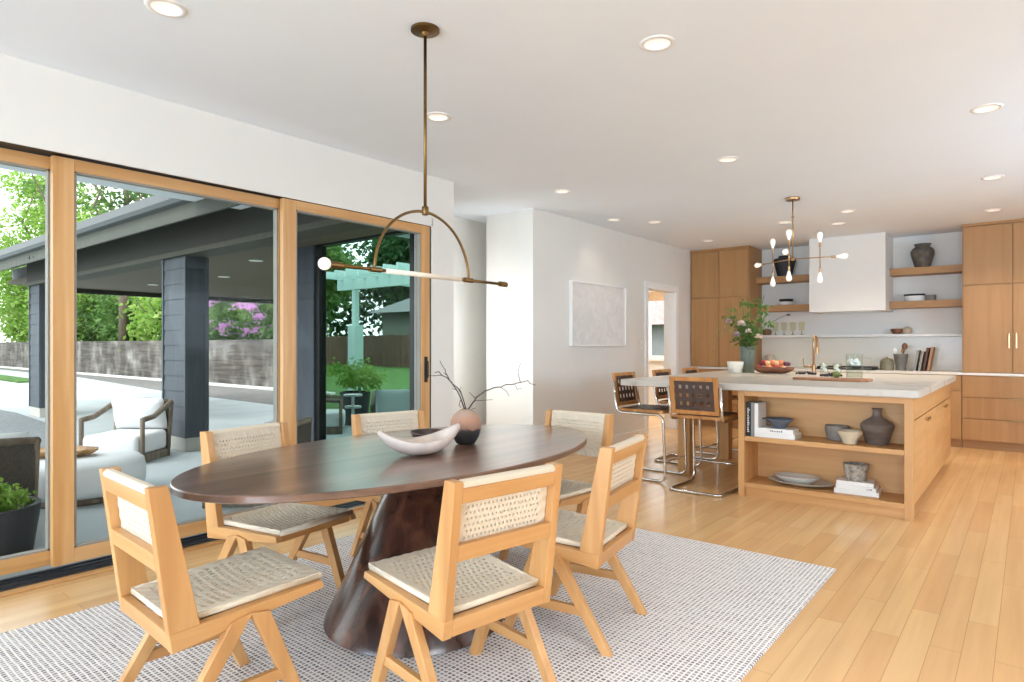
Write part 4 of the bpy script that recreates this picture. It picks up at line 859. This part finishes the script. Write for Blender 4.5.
pot('oval_platter',[(0,.004),(.1,0),(.13,.004),(.245,.03),(.252,.038),(.245,.038),(.13,.012),(0,.01)],-1.44,5.46,S2,M['platter'],'wide grey oval platter under the pale dish on the lower island shelf','platter',44,1,.6)
pot('oval_dish',[(0,.002),(.09,0),(.105,.004),(.17,.05),(.176,.06),(.168,.058),(.1,.012),(0,.01)],-1.47,5.47,S2+.013,plain('pale_dish','cbc8c0',.35,var=.04),'pale oval dish nested in the grey platter','dish',44,1,.62)
flatbook(-1.02,5.37,S2,.30,.2,.034,M['bw'],'bottom white book of the flat stack on the lower island shelf',.05)
flatbook(-1.025,5.375,S2+.0345,.27,.19,.03,M['bw'],'middle white book of the flat stack on the lower island shelf',.02,('8a8a8a',.28,.42))
flatbook(-1.03,5.38,S2+.065,.25,.18,.03,M['bw'],'top white book of the flat stack, under the patterned grey bowl',.07)
pot('patterned_bowl',[(0,0),(.06,0),(.066,.004),(.083,.08),(.088,.125),(.08,.125),(.07,.06),(.05,.02),(0,.018)],-1.04,5.47,S2+.0955,mottled('carved_grey',['6e6962','a09a90','bdb6aa'],.8,30,.5,2),'grey patterned stone bowl on the stack of white books','bowl')
# --- back wall shelves and worktop
LZ = 1.3985
def goblet(x, l):
    t = thing('goblet', l, 'glass', (x,9.9,LZ), 0, 'clear goblets on the stone ledge')
    MB().lathe([(.03,0),(.03,.004),(.006,.01),(.005,.05)],18).build('foot', M['smoke'], t, smooth=True); MB().lathe([(.005,.05),(.034,.065),(.038,.13),(.041,.19),(.038,.19),(.034,.13),(.03,.07),(0,.06)],20,cap=False).build('bowl', M['drinkc'], t, smooth=True)
M['smoke'] = glassy('smoky_stem','d2cec2',.05); M['drinkc'] = glassy('straw_glass','fcfbf4',.02)
for i,l in enumerate(('clear goblet nearest the small brown pot on the ledge','second clear goblet from the small brown pot on the ledge','third clear goblet from the small brown pot on the ledge','clear goblet farthest from the small brown pot on the ledge')): goblet(-2.965+i*.124, l)
M['brownclay'] = plain('brown_clay','7a5238',.6,var=.2,scale=20)
pot('brown_pot',[(0,0),(.05,0),(.065,.02),(.065,.07),(.05,.09),(.044,.088),(.05,.03),(0,.02)],-3.09,9.9,LZ,M['brownclay'],'small brown clay pot on the ledge beside the goblets','pot')
m = MB(); m.tube([(0,0,.06),(.05,-.01,.18),(.2,-.02,.26),(.3,-.02,.3)],[.004,.004,.003,.002],6); m.tube([(.3,-.02,.3),(.35,-.02,.295)],[.016,.004],8); o = m.build('dried_stem', M['twig'], smooth=True, loc=(-3.09,9.9,LZ)); tag(o,'dried dark stem leaning out of the small brown pot','dried stem')
pot('terracotta_bowl',[(0,0),(.045,0),(.068,.035),(.075,.07),(.069,.07),(.05,.02),(0,.015)],-1.39,9.905,LZ,M['brownclay'],'small terracotta bowl on the ledge under the pantry side shelves','bowl')
pot('lidded_pot',[(0,0),(.04,0),(.055,.03),(.057,.06),(.045,.08),(.03,.09),(.01,.1),(0,.1)],-1.27,9.905,LZ,mottled('beige_pot',['a3937f','b9aa96'],.7,20),'round beige lidded pot beside the terracotta bowl on the ledge','pot')
pot('tapered_vase',[(0,0),(.085,0),(.1,.01),(.155,.235),(.15,.262),(.09,.275),(.085,.305),(.075,.305),(.08,.25),(0,.2)],-2.815,9.845,2.261,plain('matte_black','28282a',.6,var=.15),'black tapered vase on the upper shelf by the corner cupboards','vase')
pot('white_bowl',[(0,0),(.08,0),(.1,.008),(.11,.05),(.105,.052),(.09,.014),(0,.012)],-2.8,9.85,1.836,M['bw'],'white bowl below a black one on the lower shelf by the corner cupboards','bowl')
pot('black_bowl',[(0,0),(.06,0),(.09,.04),(.1,.075),(.094,.075),(.08,.035),(0,.02)],-2.795,9.85,1.853,plain('black_glaze','262324',.4),'black bowl nested in the white bowl on the lower shelf','bowl')
pot('stoneware_urn',[(0,0),(.075,0),(.085,.01),(.13,.16),(.135,.21),(.115,.25),(.085,.27),(.08,.285),(.1,.31),(.09,.312),(.07,.28),(0,.25)],-1.09,9.845,2.261,mottled('urn_brown',['4c443c','5f574d','70675c'],.7,16),'brown grey ribbed urn with a flared rim on the upper shelf by the pantry','urn',36)
t = thing('lidded_dish','white oval baking dish with a dark lid on the lower shelf by the pantry','dish',(-1.18,9.85,1.826)); MB().lathe([(0,0),(.1,0),(.112,.01),(.122,.07),(.116,.07),(0,.06)],32,cap=False,sy=.75).build('dish', M['bw'], t, smooth=True, auto=40); MB().lathe([(.118,.071),(.124,.078),(.12,.095),(0,.1)],32,sy=.75).build('lid', M['bk'], t, smooth=True, auto=40)
pot('dark_cup',[(0,0),(.05,0),(.058,.004),(.062,.075),(.056,.075),(.05,.01),(0,.01)],-1.0,9.84,1.826,M['stonew'],'small dark cup beside the lidded dish on the shelf','cup')
CZ = .918
pot('stone_canister',[(0,0),(.06,0),(.062,.004),(.062,.16),(.055,.165),(.055,.185),(.05,.19),(0,.19)],-3.03,9.86,CZ,plain('beige_canister','c9bca8',.7,var=.05),'beige stone canister on the back worktop behind the fruit trough','canister')
t = thing('cloche_jar','bronze domed lidded jar on the back worktop','jar',(-1.475,9.7,CZ))
M['jar'] = mottled('bronze_jar',['6b6450','7f7862','918a74'],.45,10,.1)
MB().lathe([(0,0),(.08,0),(.082,.005),(.082,.085),(.078,.09)],28).build('jar_body', M['jar'], t, smooth=True, auto=40); MB().lathe([(.08,.091),(.083,.1),(.07,.135),(.04,.155),(.012,.16),(.012,.172),(0,.176)],28).build('lid', M['jar'], t, smooth=True, auto=50)
t = thing('utensil_crock','tall fluted grey crock on the back worktop holding spoons','crock',(-1.315,9.7,CZ)); MB().lathe([(0,0),(.06,0),(.062,.006),(.06,.05),(.085,.2),(.088,.215),(.08,.215),(.055,.06),(0,.05)],30,cap=False).build('body', mottled('pewter_crock',['5d5a54','706d66','827e76'],.5,8), t, smooth=True)
def utensil(name, p, tip, r, matk, l):
    d = (Vector(tip)-Vector(p)).normalized(); m = MB().tube([p,tip],.006,6); m.ball(tuple(Vector(tip)+d*r*.6), r, 10, 8, sc=(.8,.35,1.1)); o = m.build(name, matk, smooth=True, loc=(-1.315,9.7,CZ)); tag(o, l, 'utensil', 'utensils in the crock')
utensil('wooden_spoon',(0,.0,.06),(.04,.0,.29),.042,M['brownclay'],'broad brown wooden spoon, tallest in the crock'); utensil('wooden_spatula',(.01,.02,.06),(.02,.03,.24),.03,wood('spoon_wood',['a87a50','c09468'],'z'),'lighter wooden spatula in the crock behind the tall spoon'); utensil('white_ladle',(-.01,0,.06),(-.06,.0,.235),.034,M['bw'],'white spoon leaning out over the side of the crock')
for i,(x,w_,h_,c,l) in enumerate(((-1.16,.028,.27,'8a8882','grey cookbook leaning next to the crock'),(-1.105,.022,.25,'9a948a','thin grey cookbook leaning second from the crock'),(-1.06,.026,.3,'5a3a2a','dark brown cookbook leaning in the middle of the row'),(-1.012,.026,.31,'a97a58','tan cookbook leaning beside the pantry cupboards'))):
    book(x,9.66,CZ,w_,.2,h_,plain('cookbook_%d'%i,c,.6),l,0,None,.16)
# ================================================================== light and camera
w = bpy.data.worlds.new('world'); bpy.context.scene.world = w; w.use_nodes = True
nt = w.node_tree; bg = nt.nodes['Background']; tc = N(nt,'ShaderNodeTexCoord'); sx = N(nt,'ShaderNodeSeparateXYZ'); nt.links.new(tc.outputs['Generated'], sx.inputs[0])
r = N(nt,'ShaderNodeValToRGB'); e = r.color_ramp.elements; e[0].position = .0; e[0].color = (.95,.98,1,1); e[1].position = .6; e[1].color = (.9,.96,1,1)
nt.links.new(sx.outputs['Z'], r.inputs['Fac']); nt.links.new(r.outputs['Color'], bg.inputs['Color']); bg.inputs['Strength'].default_value = 2.7
def area(name, loc, rot, sx_, sy_, power, col=(1,1,1)):
    l = bpy.data.lights.new(name,'AREA'); l.shape = 'RECTANGLE'; l.size = sx_; l.size_y = sy_; l.energy = power; l.color = col
    o = bpy.data.objects.new(name, l); C.objects.link(o); o.location = loc; o.rotation_euler = rot; return o
# area lamps added at the unseen windows behind and beside the camera, imitating daylight
area('window_fill_light', (-2.3,-5.57,1.3), (PI/2+.1,0,-.1), 2.5, 2.2, 170, (.61,.82,1.07))
area('window_fill_light', (1.1,-5.57,1.3), (PI/2+.1,0,-.05), 2.5, 2.2, 170, (.61,.82,1.07))
# added lamp tilted up to brighten and cool the ceiling
area('ceiling_fill_light', (-.6,-5.5,.5), (PI/2+.8,0,-.15), 5, .9, 75, (.62,.82,1.05))
area('window_fill_light', (2.6,5.6,1.68), (PI/2+.75,0,PI/2), 2.3, 1.3, 78, (.66,.84,1.05))  # fill lamp in the added far side opening, tilted upwards
sk = area('sun_patch_lamp', (2.58,.4,1.75), V(-.75,.45,-.8).to_track_quat('-Z','Y').to_euler(), 1.5, 1.2, 24, (.86,.93,1)); sk.data.spread = math.radians(60)  # narrow area lamp imitating a sun patch on the floor
for x,y,l in cans:
    s = bpy.data.lights.new('downlight_beam','SPOT'); s.energy = (38 if y > 6 else 6) if x > -3.4 else 4; s.color = (1,.85,.68) if y > 6 else (1,.94,.86); s.spot_size = math.radians(120); s.spot_blend = .8; s.shadow_soft_size = .05
    o = bpy.data.objects.new('downlight_beam', s); C.objects.link(o); o.location = (x,y,HC-.03)
sun = bpy.data.lights.new('sun','SUN'); sun.energy = 1.0; sun.angle = math.radians(12); sun.color = (1,.96,.9); so = bpy.data.objects.new('sun', sun); C.objects.link(so); so.rotation_euler = Euler((math.radians(38),math.radians(-18),math.radians(20)))
area('hall_fill_light', (-4.64,4.56,1.3), (PI/2-.05,0,0), .45, 1.4, 10, (.92,.97,1)); area('mudroom_area_light', (-5.4,9.8,2.6), (0,0,0), 1.5, 1.5, 40, (1,.98,.95))  # added hall lamp brightens the white wall end; mud room lamp shines down
sc = bpy.context.scene
cam = bpy.data.cameras.new('camera'); co = bpy.data.objects.new('camera', cam); C.objects.link(co); sc.camera = co
cam.sensor_width = 36; cam.lens = 36*635/1024; cam.shift_y = (345-341)/1024; cam.clip_start = .05; cam.clip_end = 300
co.location = (0,0,1.25); co.rotation_euler = (PI/2,0,math.radians(39.2))
sc.view_settings.view_transform = 'Standard'; sc.view_settings.look = 'None'; sc.view_settings.exposure = .46; sc.view_settings.gamma = 1; sc.view_settings.use_curve_mapping = False
sc.cycles.use_denoising = True; sc.cycles.max_bounces = 10; sc.cycles.diffuse_bounces = 6; sc.cycles.transparent_max_bounces = 24; sc.cycles.sample_clamp_indirect = 6; sc.cycles.caustics_reflective = False; sc.cycles.caustics_refractive = False
